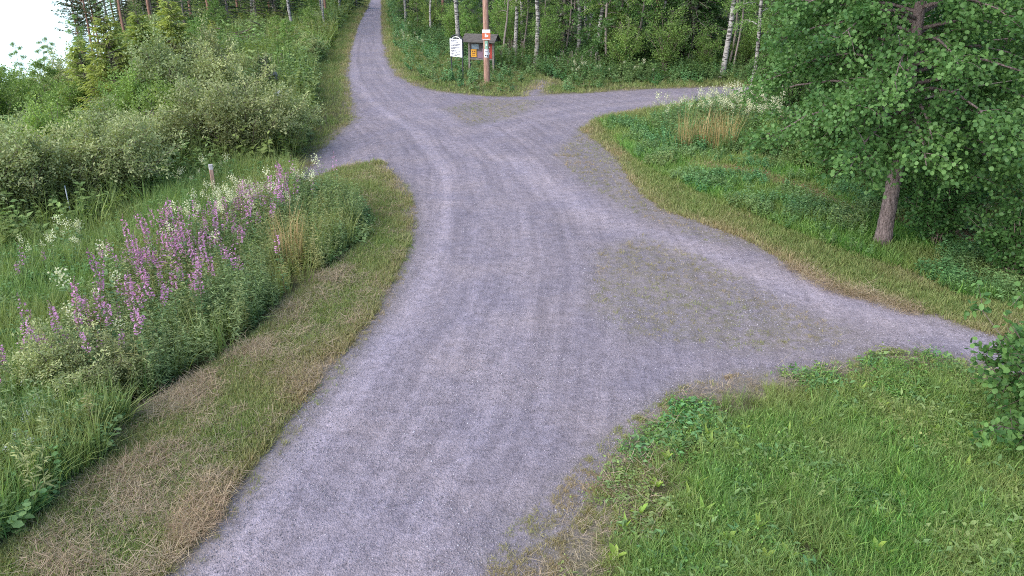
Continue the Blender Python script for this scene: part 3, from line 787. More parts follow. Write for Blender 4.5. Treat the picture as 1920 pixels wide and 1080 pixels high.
cl = lambda f, k, b, a: (lambda x, y: b + a * fbm(x, y, f, k))
edge_t = lambda b, w: (lambda x, y: b + .25 * fbm(x, y, 1.7, 3) + .7 * sstep(-w, .1, road_sd(x, y)) + rng.normal(0, .12, len(x)))
q = pts_in(LAWN, 30000, 9, .25, lambda x, y: np.clip(.85 + .6 * fbm(x, y, 2.3, 2) + .3 * fbm(x, y, 7.0, 4) - .85 * sstep(-1.3, .0, road_sd(x, y)), .03, 1))
scatter('lawn_grass', q, GT, .4, 1.25, edge_t(.22, 1.5), .3, 'lush green lawn grass in the near corner of the crossing', size=lambda x, y: 1 - .6 * sstep(-1.1, .1, road_sd(x, y)))
q = pts_in(LAWN, 9000, 9, -.1, lambda x, y: np.clip(.25 + .7 * fbm(x, y, 1.6, 9) + .35 * sstep(3, 6, x), 0, 1))
scatter('lawn_weeds', q, CL, .4, 1.05, cl(2.0, 4, .3, .5), .3, 'clover and dandelion leaves growing through the lawn')
q = np.concatenate([pts_in(LVERGE, 34000, 9, .3, lambda x, y: np.clip(.85 + .5 * fbm(x, y, 1.9, 7) - .5 * sstep(-.5, .1, road_sd(x, y)), .06, 1)),
                    pts_in(RVERGE, 11000, 14, .05), pts_in(FVERGE, 12000, 0, .05), pts_in(ULEFT, 9000, 0, .05), pts_in(P([(1085, 242), (1130, 219), (1200, 205), (1300, 194), (1400, 186), (1400, 198), (1300, 208), (1215, 238), (1125, 234)]), 2200, 0, .05)])
scatter('verge_grass', q, GS, .7, 1.5, lambda x, y: .16 + .30 * fbm(x, y, 1.1, 3) + .45 * sstep(-.6, .1, road_sd(x, y)) + .1 * ((x < 0) & (y < 12)) + rng.normal(0, .15, len(x)), .25, 'short yellow green grass on the road verges', .035)
q = np.concatenate([pts_in(s_, k_, 0) for s_, k_ in zip(SPARSE, (2600, 2200, 3000, 600, 5200))])
q = q[rng.random(len(q)) < np.clip(.28 + .15 * fbm(q[:, 0], q[:, 1], 2.6, 18) + .8 * fbm(q[:, 0], q[:, 1], 11.0, 3), .04, 1)]
scatter('gravel_weeds', q, GS, .2, .8, cl(1.3, 6, .62, .5), .5, 'thin dry weeds growing in loose gravel', .03)
hay = [pts_in(h, k, 0, None, lambda x, y: np.clip(.25 + .7 * fbm(x, y, 2.4, 22) + 1.0 * fbm(x, y, 7.0, 1), .03, 1)) for h, k in zip(HAY, (800, 1150, 220))]
for ln in HAYLINES:
    lo, hi = ln.min(0) - .3, ln.max(0) + .3
    z_ = rng.uniform(lo, hi, (6000, 2)); d, _, _ = seg_dist(ln, z_[:, 0], z_[:, 1], False)
    hay.append(z_[d < .2 * (.6 + .6 * rng.random(len(z_)))][:int(110 * np.linalg.norm(np.diff(ln, axis=0), axis=1).sum())])
lv = pts_in(LVERGE, 1300, 9, .0, lambda x, y: np.clip(.15 + .6 * fbm(x, y, 2.0, 21) + .9 * fbm(x, y, 6.0, 2), 0, 1)); hay.append(lv)
hay.append(pts_in(LAWN, 260, 9, .2, lambda x, y: sstep(-.9, -.1, road_sd(x, y))))
q = np.concatenate(hay)
scatter('cut_hay', q, ST, .7, 1.3, lambda x, y: .05 + .2 * fbm(x, y, 1.4, 8) + .55 * ((x > 3) & (y > 13.7)), .2, 'dry cut hay lying in bands along the verges', .02, .02)
q = np.concatenate([pts_in(LTALL, 3600, 0), pts_in(LMEAD, 8000, 14), pts_in(RTALL, 2000, 0), pts_in(FIRE, 700, 0)])
scatter('meadow_grass', offhay(q, .45), GH, .45, 1.15, cl(.9, 2, .2, .35), .2, 'tall green meadow grass standing beyond the mown verges', .012)
q = pts_in(LAWN, 2600, 8, -.5); scatter('longer_lawn_grass', q, GH, .3, .5, cl(.9, 2, .1, .25), .35, 'longer tussocky blades standing out of the lawn')
q = np.concatenate([pts_in(RTALL, 4200, 0), pts_in(LMEAD, 2600, 14), pts_in(LTALL, 1500, 0), pts_in(FHERB, 2600, 0), pts_in(FVERGE, 900, 0, -.8)])
scatter('weed_patch', offhay(q, .4), HB, .55, 1.25, cl(1.1, 5, .15, .35), .2, 'broad leaved green weeds such as nettles on the banks', .012)
RLOW = P([(1120, 228), (1215, 232), (1260, 288), (1380, 294), (1480, 308), (1600, 350), (1700, 410), (1850, 472), (1950, 530), (2300, 560), (2300, 640), (1920, 575), (1800, 555), (1700, 510), (1600, 480), (1450, 420), (1330, 370), (1240, 330), (1180, 290)])
q = pts_in(RLOW, 9000, 15)
scatter('bank_grass', offhay(q, .12, False), GT, .7, 1.5, cl(1.2, 4, .25, .4), .3, 'low fresh green grass on the bank below the alder', .02)
q = np.concatenate([pts_in(RLOW, 4600, 15, None, lambda x, y: np.clip(.35 + .9 * fbm(x, y, 1.6, 12), .03, 1)), pts_in(P([(590, 350), (690, 395), (705, 440), (640, 490), (570, 500)]), 420)])
scatter('bank_weeds', offhay(q, .3), HB, .32, .85, cl(1.1, 5, .2, .4), .2, 'short broad leaved weeds in the bank grass', .012)
q = pts_in(FIRE, 1500, 0, None, lambda x, y: np.clip(.6 + .7 * fbm(x, y, 2.0, 23), .1, 1))
q = np.concatenate([q, pts_in(LTALL, 170, 0, None, lambda x, y: np.clip(.3 + .9 * fbm(x, y, 1.8, 6), .02, 1))])
scatter('willowherb_leaves', q, FL, .45, .9, lambda x, y: .12 + .5 * np.maximum(0, fbm(x, y, 1.5, 13)) + .3 * (rng.random(len(x)) < .12), .12, 'dense leafy stems without flowers in the flower patch')
q = np.concatenate([pts_in(CLEAR, 9000, 26)])
scatter('clearing_undergrowth', q, UG + GH, .8, 1.6, cl(.5, 15, .25, .4), .2, 'rank grass and herbs covering the overgrown clearing', .02)
q = np.concatenate([pts_in(FOREST, 7000, 40), pts_in(FHERB, 1500, 0)])
scatter('forest_undergrowth', q, FU, .7, 1.5, cl(.4, 16, .0, .3), .2, 'dark green undergrowth on the forest floor', .01)

def stones():
    out = []
    for k in range(4):
        a = Acc(); n = 6
        th = np.arange(n) * 6.283 / n + rng.normal(0, .2, n)
        r = rnd(n, .7, 1.1)
        Vv = np.concatenate([np.stack([r * np.cos(th), r * np.sin(th), np.full(n, -.2)], 1), np.stack([.6 * r * np.cos(th), .6 * r * np.sin(th), rnd(n, .45, .7)], 1)])
        a.add(Vv, [(i_, (i_ + 1) % n, n + (i_ + 1) % n, n + i_) for i_ in range(n)], 0, rng.random())
        a.add(Vv, [tuple(range(n, 2 * n))], 0, rng.random())
        out.append(a.mesh('stone', M['stone'], True))
    return out
NEARROAD = ROAD[(ROAD[:, 1] < 60)]
q = pts_in(NEARROAD, 34000, 9, None, lambda x, y: np.clip(.35 + .5 * fbm(x, y, 2.2, 17) + .6 * sstep(.6, .0, road_sd(x, y)), .1, 1))
q = np.concatenate([q, pts_in(LVERGE, 1200, 9)])
scatter('loose_gravel', q, stones(), .005, .014, lambda x, y: np.where(rng.random(len(x)) < .02, 1, 0), .3, 'loose grey gravel stones on the road surface', .02)

# ------------------------------------------------------------------ fireweed, meadowsweet, plantains
def fireweed_kit(h, nfl, ncol=1.0):
    st, fo, sp = Acc(), Acc(), Acc()
    bx, by = rng.normal(0, .05, 2)
    z = np.linspace(0, h, 5); pth = np.stack([bx * (z / h) ** 2, by * (z / h) ** 2, z], 1)
    tube(st, pth, np.linspace(.006, .002, 5), 4)
    m = 46; t = rng.uniform(.12, .72, m); th = np.arange(m) * 2.4
    pos = np.stack([np.interp(t * h, z, pth[:, e]) for e in range(3)], 1)
    leaves(fo, pos, np.stack([np.cos(th), np.sin(th), rnd(m, -.1, .6)], 1), rng.normal(0, .2, (m, 3)) + np.array([0, 0, 1]), .12 * (1.15 - .5 * t), .022, RHOMB)
    t = rng.uniform(.70, .93, nfl); th = rnd(nfl, 0, 6.283)
    pos = np.stack([np.interp(t * h, z, pth[:, e]) for e in range(3)], 1)
    dd = np.stack([np.cos(th), np.sin(th), rnd(nfl, -.1, .5)], 1)
    pos = pos + dd * (.045 * (1.7 - 1.4 * (t - .5)))[:, None] * .5
    leaves(sp, pos, dd, rng.normal(0, .6, (nfl, 3)) + np.array([0, 0, 1]), .032, .028, ROUND)
    nb = 12; t = rng.uniform(.9, 1.0, nb); th = rnd(nb, 0, 6.283)
    pos = np.stack([np.interp(t * h, z, pth[:, e]) for e in range(3)], 1)
    leaves(sp, pos, np.stack([np.cos(th), np.sin(th), rnd(nb, .4, 1)], 1), rng.normal(0, .4, (nb, 3)) + np.array([0, 0, 1]), .022, .008, RHOMB, 0, np.full(nb, .1))
    return ('fireweed_plant', [('stem', st.mesh('stem', M['stem']), False), ('foliage', fo.mesh('foliage', M['fire_leaf']), True), ('flower_spike', sp.mesh('flower_spike', M['pink']), True)])
FW = [fireweed_kit(1.25, 55), fireweed_kit(1.4, 64), fireweed_kit(1.05, 34), fireweed_kit(1.3, 22), fireweed_kit(1.15, 14), fireweed_kit(1.35, 40)]
M['palepink'] = leafmat('faded_petal', (.24, .17, .18), (.42, .32, .34), (.4, .3, .3), .3, .7, .15, .4, gain=1, hue0=.485)
FWP = [('fireweed_plant', [(a_, (lambda m_: (m_.materials.clear(), m_.materials.append(M['palepink']), m_)[-1])(b_.copy()) if a_ == 'flower_spike' else b_, c_) for a_, b_, c_ in kk_[1]]) for kk_ in FW]
def sweet_kit(h, big, mat='cream'):
    st, fo, hd = Acc(), Acc(), Acc()
    tube(st, [(0, 0, 0), (.02, .01, h * .5), (.03, 0, h * .95)], [.005, .004, .002], 4)
    m = 22; t = rng.uniform(.1, .85, m); th = np.arange(m) * 2.4
    pos = np.stack([.03 * t, 0 * t, t * h], 1)
    leaves(fo, pos, np.stack([np.cos(th), np.sin(th), rnd(m, -.1, .4)], 1), rng.normal(0, .25, (m, 3)) + np.array([0, 0, 1]), .12, .05, RHOMB)
    n = 60
    pos = rng.normal(0, 1, (n, 3)) * np.array([.032, .032, .045]) * big + np.array([.03, 0, h])
    leaves(hd, pos, rng.normal(0, 1, (n, 3)), rng.normal(0, .6, (n, 3)) + np.array([0, 0, 1]), .020 * big, .018 * big, ROUND)
    return ('meadowsweet_plant', [('stem', st.mesh('stem', M['stem']), False), ('foliage', fo.mesh('foliage', M['fire_leaf']), True), ('flower_head', hd.mesh('flower_head', M[mat]), True)])
MS = [sweet_kit(1.0, 1.2), sweet_kit(.9, 1.0), sweet_kit(1.1, 1.5)]
DAISY = sweet_kit(.45, .6, 'white_fl')
DAISY = ('white_flower', DAISY[1])

def many(kits, P2, label, cat, group, s0, s1, tl=.08):
    for x, y in P2:
        place(random.choice(kits), float(x), float(y), label, cat, group, None, random.uniform(s0, s1), 0, (random.gauss(0, tl), random.gauss(0, tl)))
fw_pts = np.concatenate([pts_in(FIREFLOW, 205, 0, None, lambda x, y: np.clip(.7 + .6 * fbm(x, y, 1.2, 19), .2, 1)), pts_in(FIRE, 20, 0)])
fw_rank = np.argsort(np.argsort(fw_pts[:, 1] + .3 * fw_pts[:, 0]))
for k, where in enumerate(('at the lower left end of the flower patch', 'in the left half of the flower patch', 'in the middle of the flower patch', 'in the upper half of the flower patch', 'nearest the wooden post in the flower patch')):
    many(FW, fw_pts[fw_rank // 45 == k], 'pink flowering fireweed ' + where, 'fireweed', 'fireweed ' + where, .72, 1.1, .12)
many(FW, pts_in(P([(265, 250), (310, 235), (330, 258), (280, 275)]), 14), 'purple fireweed far off between the willow bushes', 'fireweed', 'fireweed between the willows', .9, 1.1)
many(FWP, pts_in(P([(480, 150), (530, 146), (540, 165), (490, 170)]), 16), 'faded pink fireweed behind the grey stump', 'fireweed', 'faded fireweed behind the grey stump', .9, 1.1)
many(FWP, pts_in(P([(935, 135), (1010, 140), (1010, 118), (940, 112)]), 22), 'pale fireweed stalk to the right of the information board', 'fireweed', 'fireweed by the information board', .9, 1.15)
many(FWP, pts_in(P([(1040, 148), (1130, 152), (1130, 138), (1045, 132)]), 14), 'pale fireweed stalk standing before the forest edge', 'fireweed', 'fireweed at the forest edge', .8, 1.1)
many(FW, pts_in(P([(20, 520), (70, 480), (90, 500), (40, 540)]), 4), 'single fireweed standing in meadow grass below the willows', 'fireweed', 'fireweed in the meadow grass', .7, .9)
many(MS, pts_in(P([(320, 455), (360, 415), (400, 392), (450, 380), (600, 372), (630, 390), (560, 435), (400, 455)]), 62), 'cream meadowsweet at the top of the flower patch near the post', 'meadowsweet', 'meadowsweet near the wooden post', .8, 1.1)
many(MS, pts_in(P([(370, 400), (400, 394), (450, 392), (450, 410), (370, 420)]), 9), 'cream meadowsweet standing directly in front of the wooden post', 'meadowsweet', 'meadowsweet in front of the post', .7, .85)
many(MS, pts_in(FIREFLOW, 12), 'cream meadowsweet mixed among the pink fireweed', 'meadowsweet', 'meadowsweet among the fireweed', .95, 1.2)
many(MS, pts_in(P([(0, 500), (90, 470), (150, 440), (170, 470), (60, 520)]), 16), 'white meadowsweet at the foot of the far left willow', 'meadowsweet', 'meadowsweet under the willows', .6, .9)
many(MS, pts_in(P([(330, 330), (410, 310), (440, 330), (340, 360)]), 12), 'cream meadowsweet in meadow grass behind the wooden post', 'meadowsweet', 'meadowsweet behind the post', .6, .9)
many(MS, pts_in(P([(1300, 242), (1420, 226), (1480, 255), (1450, 278), (1370, 262)]), 80), 'white meadowsweet massed beside the leaning birch', 'meadowsweet', 'meadowsweet beside the birch', .9, 1.3)
many(MS, pts_in(P([(1215, 240), (1370, 222), (1380, 240), (1240, 258)]), 30), 'cream meadowsweet in a row along the forest road', 'meadowsweet', 'meadowsweet along the forest road', .8, 1.1)
many(MS, pts_in(P([(1060, 160), (1220, 158), (1240, 145), (1080, 146)]), 16), 'pale meadowsweet at the foot of the forest edge', 'meadowsweet', 'meadowsweet at the forest edge', .6, .9)
many(MS, pts_in(P([(1720, 380), (1860, 440), (1920, 520), (1900, 540), (1760, 430)]), 20), 'white flower head in the dark weeds behind the alder', 'meadowsweet', 'white flowers behind the alder', .4, .65)
many(MS, pts_in(P([(740, 90), (770, 100), (800, 112), (790, 85), (760, 50)]), 12), 'white flower head on the verge left of the white sign', 'meadowsweet', 'white flowers left of the sign', .7, 1.0)
many(MS, pts_in(P([(560, 110), (620, 60), (640, 60), (590, 130)]), 14), 'white flower head along the ditch by the upper road', 'meadowsweet', 'white flowers by the upper road', .7, 1.0)
many([DAISY], pts_in(P([(0, 900), (60, 730), (130, 720), (110, 860), (20, 940)]), 18), 'small white daisy in the tall grass at bottom left', 'daisy', 'daisies in the tall grass', .8, 1.2)

PL = []
_a = Acc(); leaves(_a, np.zeros((1, 3)), np.array([[1., 0, 0]]), np.array([[0, 0, 1.]]), .14, .055, ROUND, 0, [.85]); PL.append(_a.mesh('leaf', leafmat('plantain_leaf', (.10, .19, .03), (.17, .27, .05), (.2, .3, .06), .35, .45, .4)))
_a = Acc(); leaves(_a, np.zeros((1, 3)), np.array([[1., 0, 0]]), np.array([[0, 0, 1.]]), .17, .04, RHOMB, 0, [.6]); PL.append(_a.mesh('leaf', PL[0].materials[0]))
for x, y in pts_in(P([(1150, 1000), (1250, 800), (1450, 760), (1750, 720), (1920, 800), (1920, 1080), (1150, 1080)]), 52, 9, -.3):
    o = thing('plantain_plant', (x, y, float(T(x, y)) + .03), 'low rosette of broad pale leaves growing in the lawn', 'plantain', 'leaf rosettes in the lawn')
    me = random.choice(PL); k = random.randint(4, 7)
    for i_ in range(k):
        c = link('leaf', me, o)
        c.rotation_euler = (0, -random.uniform(.5, 1.15), i_ * 6.283 / k + random.uniform(-.3, .3)); sc = random.uniform(.6, 1.15); c.scale = (sc, sc, sc)

# golden dry grass clumps on the right bank
M['golden'] = leafmat('golden_grass', (.40, .28, .13), (.60, .45, .24), (.4, .3, .2), .3, .7, .15, gain=1, hue0=.49)
DG = [('dry_grass_clump', [('blades', tuft(90, .95, .010, .22, .2, .5, 'golden'), True)]) for k in range(2)]
for (px, py, lab) in ((1283, 282, 'upright golden dry grass clump at the left of the right bank'), (1318, 280, 'wide golden dry grass clump between green weeds'), (1345, 284, 'golden dry grass clump nearest the white flowers'), (1362, 280, 'thin golden dry grass clump at the bank top'), (545, 505, 'pale dry grass clump at the end of the flower patch')):
    x, y = G(px, py); place(random.choice(DG), float(x), float(y), lab, 'dry grass', None, None, 1.15)

# ------------------------------------------------------------------ built things: info board, sign, pole, posts
kx, ky = [float(q) for q in G(903, 134)]
kz = float(T(kx, ky))
u = 1 / 33.8                                    # metres per photo pixel at the board's distance
o = thing('information_board', (kx, ky, kz), 'roofed wooden information board with posters behind the brown pole', 'information board', None, R(-20))
o.scale = (1, 1, .92)
W2 = .68
for sx in (-W2, W2):
    a = Acc(); box(a, (sx, 0, .85), (.10, .10, 1.8), 0, None, .012); c = link('post', a.mesh('post', M['wood'], True), o)
a = Acc(); box(a, (0, 0, 1.13), (2 * W2 - .10, .03, .86)); link('back_panel', a.mesh('back_panel', M['boardback'], True), o)
for zz in (.68, 1.585):
    a = Acc(); box(a, (0, -.005, zz), (2 * W2 - .11, .06, .06), 0); link('rail', a.mesh('rail', M['wood'], True), o)
a = Acc(); box(a, (.12, -.026, 1.13), (.05, .02, .84)); link('divider', a.mesh('divider', M['wood'], True), o)
rm = Matrix.Rotation(R(38), 4, 'X')
for k in range(6):                               # overlapping roof boards on the front slope
    a = Acc(); box(a, (0, -.44 + k * .086, 1.66 + k * .069 + .01), (1.86 + .01 * (k % 2), .125, .024), 0, rm); link('roof_board', a.mesh('roof_board', M['roofwood'], True), o)
rb = Matrix.Rotation(R(-38), 4, 'X')
for k in range(6):
    a = Acc(); box(a, (0, .44 - k * .086 + .08, 1.66 + k * .069 + .01), (1.86, .125, .024), 0, rb); link('roof_board', a.mesh('roof_board', M['roofwood'], True), o)
for sx in (-.80, .80):
    a = Acc(); a.add([(sx - .012, -.36, 1.66), (sx - .012, .44, 1.66), (sx - .012, .04, 1.98), (sx + .012, -.36, 1.66), (sx + .012, .44, 1.66), (sx + .012, .04, 1.98)], [(0, 2, 1), (3, 4, 5)])
    a.add(a.V[0], [(0, 1, 4, 3), (1, 2, 5, 4), (2, 0, 3, 5)]); link('gable', a.mesh('gable', M['roofwood'], True), o)
def flat(name, cx, cz, w, h, mat, par, yy=-.030, t=.006, extra=()):
    a = Acc(); box(a, (cx, yy, cz), (w, t, h)); c = link(name, a.mesh(name, M[mat], True), par)
    for (dx, dz, ww, hh, mm) in extra:
        b = Acc(); box(b, (cx + dx, yy - t * .5 - .0035, cz + dz), (ww, .005, hh)); link('print', b.mesh('print', M[mm], True), c)
    return c
flat('yellow_poster', -.42, 1.00, .31, .42, 'orange', o, -.024, .006, ((-.06, .09, .07, .08, 'brownink'), (.06, .09, .07, .08, 'brownink'), (0, -.02, .16, .05, 'brownink'), (-.05, -.11, .06, .05, 'brownink'), (.05, -.11, .06, .05, 'brownink')))
flat('photo_poster', -.33, 1.37, .42, .26, 'blueph', o, -.024)
flat('mauve_poster', -.08, .93, .26, .36, 'mauve', o, -.023)
flat('red_poster', .40, 1.14, .42, .80, 'red', o, -.024, .006, ((-.02, .28, .06, .14, 'white'), (.06, .22, .10, .05, 'white'), (.02, .04, .10, .07, 'white'), (-.05, -.05, .05, .05, 'white'), (.06, -.12, .05, .11, 'white'), (.0, -.26, .08, .08, 'white')))
flat('blue_notice', .10, 1.0, .09, .55, 'mauve', o, -.040)

# white sign on two dark posts
sx_, sy_ = [float(q) for q in G(858, 151)]
o = thing('notice_sign', (sx_, sy_, float(T(sx_, sy_))), 'white notice sign with dark text on two black posts by the road bend', 'sign', None, R(-44))
for k, xx in enumerate((-.40, .40)):
    a = Acc(); tube(a, [(xx, 0, -.1), (xx, 0, 1.0), (xx, 0, 1.95)], .032, 8); link('post', a.mesh('post', M['black']), o)
a = Acc(); tube(a, [(-.40, 0, 1.95), (-.32, 0, 2.05), (-.12, 0, 2.12), (.12, 0, 2.12), (.32, 0, 2.05), (.40, 0, 1.95)], .025, 6); link('arch', a.mesh('arch', M['black']), o)
a = Acc(); tube(a, [(-.30, -.02, 1.93), (-.2, -.02, 2.01), (0, -.02, 2.045), (.2, -.02, 2.01), (.30, -.02, 1.93)], .018, 6); link('arch_trim', a.mesh('arch_trim', M['white']), o)
a = Acc(); box(a, (0, .045, 1.56), (.84, .03, .82)); link('back_panel', a.mesh('back_panel', M['black'], True), o)
a = Acc(); box(a, (0, -.045, 1.53), (.86, .02, .82)); bd = link('board', a.mesh('board', M['white'], True), o)
for dz, w, dx in ((.33, .40, -.12), (.27, .46, -.08), (.17, .66, 0), (.11, .70, 0), (.02, .62, -.03), (-.04, .5, -.08), (-.13, .64, -.02), (-.19, .42, -.1), (-.28, .58, -.04), (-.34, .36, -.12)):
    # word-length strokes: the lines cannot be read in the photograph
    x0 = dx - w / 2
    while x0 < dx + w / 2 - .02:
        ww = min(random.uniform(.05, .12), dx + w / 2 - x0)
        b = Acc(); box(b, (x0 + ww / 2, -.0585, 1.53 + dz), (ww, .004, .028)); link('text_line', b.mesh('text_line', M['text'], True), bd)
        x0 += ww + .022

# brown pole with notices
qx, qy = [float(v) for v in G(913, 157)]
o = thing('utility_pole', (qx, qy, float(T(qx, qy))), 'tall brown wooden pole carrying an orange poster and small notices', 'utility pole')
a = Acc(); tube(a, [(0, 0, -.2), (0, 0, .5), (-.02, 0, 3), (-.05, 0, 9)], [.155, .145, .135, .105], 14); link('shaft', a.mesh('shaft', M['polewood']), o)
def wrap(name, z0, z1, w, mat, par, extra=()):
    a = Acc(); r = .152; n = 7; th = np.linspace(-w / 2 / r, w / 2 / r, n) - math.pi / 2
    Vv = np.concatenate([np.stack([r * np.cos(th), r * np.sin(th), np.full(n, z)], 1) for z in (z0, z1)])
    a.add(Vv, [(i_, i_ + 1, n + i_ + 1, n + i_) for i_ in range(n - 1)])
    Wv = Vv * np.array([.985, .985, 1]); a.add(Wv, [(i_ + 1, i_, n + i_, n + i_ + 1) for i_ in range(n - 1)])
    c = link(name, a.mesh(name, M[mat], True), par)
    for (dx, dz, ww, hh, mm) in extra:
        b = Acc(); box(b, (dx, -.158, (z0 + z1) / 2 + dz), (ww, .006, hh)); link('print', b.mesh('print', M[mm], True), c)
a = Acc(); box(a, (-.0, -.162, 2.23), (.38, .012, .46)); pc = link('orange_poster', a.mesh('orange_poster', M['redor'], True), o)
for (dx, dz, ww, hh, mm) in ((0, .155, .37, .15, 'white'), (-.03, -.03, .07, .16, 'white'), (.05, -.05, .08, .09, 'white'), (0, -.2, .34, .03, 'white')):
    b = Acc(); box(b, (dx, -.171, 2.23 + dz), (ww, .005, hh)); link('print', b.mesh('print', M[mm], True), pc)
wrap('green_notice', 1.60, 1.96, .15, 'green', o, ((0, .0, .06, .10, 'white'),))
wrap('white_notice', 1.22, 1.58, .22, 'white', o, ((-.04, -.09, .05, .06, 'text'), (.05, -.11, .06, .07, 'text'), (.0, .08, .12, .02, 'text')))

# wooden post in the flowers, white marker pole, stump, scrap, brush pile, dead branch
px_, py_ = [float(v) for v in G(405, 378)]
o = thing('wooden_post', (px_, py_, float(T(px_, py_))), 'square wooden post with white top standing in cream flowers', 'post', None, R(25))
a = Acc(); box(a, (0, 0, .42), (.095, .095, .84), 0, None, .012); link('shaft', a.mesh('shaft', M['postwood'], True), o)
a = Acc(); box(a, (0, 0, .90), (.100, .100, .12), 0, None, .014); link('cap', a.mesh('cap', M['deadwood2'], True), o)
mx_, my_ = [float(v) for v in G(138, 424)]
o = thing('marker_stake', (mx_, my_, float(T(mx_, my_))), 'thin white marker stake in front of the grey willow bush', 'stake')
a = Acc(); tube(a, [(0, 0, -.1), (0, 0, .5), (.01, 0, .92)], .012, 8); link('rod', a.mesh('rod', M['white']), o)
a = Acc(); tube(a, [(.01, 0, .92), (.01, 0, .98)], .014, 8); link('tip', a.mesh('tip', M['blueph']), o)
tx, ty = [float(v) for v in G(517, 182)]
o = thing('tree_stump', (tx, ty, float(T(tx, ty))), 'grey weathered stump with a dark hollow beside the large willow', 'stump')
a = Acc(); th = np.arange(10) * .6283
prof = [(0, .30), (.25, .24), (.75, .21), (1.02, .20), (1.08, .17), (1.0, .13), (.8, .11)]
Vv = np.concatenate([np.stack([r_ * np.cos(th) * (1 + .08 * np.sin(3 * th)), r_ * np.sin(th), np.full(10, z_) + (.10 * np.cos(th + 2.2) if z_ > .9 else 0)], 1) for z_, r_ in prof])
a.add(Vv, [(k * 10 + i_, k * 10 + (i_ + 1) % 10, (k + 1) * 10 + (i_ + 1) % 10, (k + 1) * 10 + i_) for k in range(len(prof) - 1) for i_ in range(10)])
link('bark_shell', a.mesh('bark_shell', M['deadwood']), o)
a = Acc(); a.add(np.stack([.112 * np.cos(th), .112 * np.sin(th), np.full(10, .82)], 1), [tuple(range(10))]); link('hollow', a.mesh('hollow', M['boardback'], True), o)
wx, wy = [float(v) for v in G(527, 222)]
a = Acc(); n_ = 9
for k in range(5):
    lat = np.linspace(-1.3, 1.3, 5)[k]
    a.V.append(np.stack([np.cos(np.arange(n_) * .698) * math.cos(lat) * (.14 + .05 * rng.random(n_)), np.sin(np.arange(n_) * .698) * math.cos(lat) * (.14 + .05 * rng.random(n_)), np.full(n_, .16 + .13 * math.sin(lat)) + .04 * rng.random(n_)], 1)); a.n += n_
a.F.append((np.array([(k * n_ + i_, k * n_ + (i_ + 1) % n_, (k + 1) * n_ + (i_ + 1) % n_, (k + 1) * n_ + i_) for k in range(4) for i_ in range(n_)]), 0, np.full(36, .5)))
a.add(a.V[-1], [tuple(range(n_))])
o = link('plastic_bag', a.mesh('plastic_bag', M['white'], True), None, (wx, wy, float(T(wx, wy)) + .75)); tag(o, 'small crumpled white bag caught in the willow below the stump', 'bag')
bx_, by_ = [float(v) for v in G(462, 92)]
a = Acc()
for k in range(90):
    c = np.array([rng.normal(0, 1.0), rng.normal(0, .6), abs(rng.normal(0, .35)) + .05]); d = nrm(rng.normal(0, 1, 3) * np.array([1, .7, .25])); L_ = rng.uniform(.6, 1.9); c = c * 1.6
    tube(a, [c - d * L_ / 2, c + rng.normal(0, .04, 3), c + d * L_ / 2], [.04, .03, .012], 4)
o = link('brush_pile', a.mesh('brush_pile', plainmat('brush_wood', (.10, .065, .06), (.27, .19, .18), 4, .9)), None, (bx_, by_, float(T(bx_, by_)))); tag(o, 'brown heap of cut brushwood in the clearing below the pines', 'brush pile')
dx_, dy_ = [float(v) for v in G(70, 210)]
a = Acc(); tube(a, [(-.6, 0, 0), (-.3, 0, .9), (-.1, 0, 1.25), (.5, .1, 1.15), (1.1, .1, .75)], [.05, .045, .04, .03, .015], 6); tube(a, [(-.1, 0, 1.25), (-.25, 0, 1.6), (-.2, .1, 2.2)], [.025, .02, .008], 5)
o = link('dead_branch', a.mesh('dead_branch', M['deadwood']), None, (dx_, dy_, float(T(dx_, dy_)) + .2)); tag(o, 'pale bare dead branch arching among the leftmost saplings', 'branch')

# ------------------------------------------------------------------ trees at the forest edge behind the board
def tree_at(kits, px, py, label, cat, sc=1.0, rz=None, tilt=(0, 0), group=None, k=None, zs=1.0):
    x, y = G(px, py)
    return place(kits[k] if k is not None else random.choice(kits), float(x), float(y), label, cat, group, rz, sc, -.05, tilt, zs)
tree_at(BIRCH, 859, 108, 'white birch trunk rising right behind the white notice sign', 'birch', 1.15, k=0)
tree_at(SLIM, 943, 104, 'slim pale birch just right of the brown pole', 'birch', 1.1)
tree_at(BIRCH, 966, 106, 'pale birch between the pole and the white birch', 'birch', 1.0, k=1)
tree_at(SLIM, 981, 100, 'thin birch stem close behind the pale birch', 'birch', .95)
tree_at(BIRCH, 1004, 118, 'white birch with clean trunk right of the information board', 'birch', 1.05, k=0)
tree_at(SLIM, 1027, 104, 'faint thin birch right of the clean white birch', 'birch', .9)
tree_at(SLIM, 1060, 104, 'thin leafy birch left of the bent trunk', 'birch', 1.0)
tree_at(BIRCH, 1117, 122, 'brown bent birch trunk leaning to the right', 'birch', .95, 0, (0, R(7)), k=2)
tree_at(SLIM, 1137, 124, 'pale slim birch next to the bent trunk', 'birch', 1.2)
tree_at(ALDERB, 1165, 122, 'thick grey alder trunk in the middle of the forest edge', 'alder', .95, k=0)
tree_at(SLIM, 1172, 124, 'thinnest stem between two trunks at the forest edge', 'birch', .8)
tree_at(SLIM, 1180, 124, 'slim stem leaning right beside the thick grey alder', 'birch', 1.15, 0, (0, R(4)))
tree_at(PINE, 1226, 112, 'dark red pine trunk in the shaded gap', 'pine', 1.0, k=0)
tree_at(SLIM, 1256, 110, 'thin stem right of the dark pine', 'birch', .9)
tree_at(ALDERB, 1303, 116, 'pale thick alder trunk half hidden by leaves', 'alder', 1.0, k=1)
tree_at(BIRCH, 1354, 145, 'tall straight white birch beside the forest road', 'birch', 1.1, k=0)
tree_at(SLIM, 1374, 135, 'thin stem right of the tall straight birch', 'birch', .9)
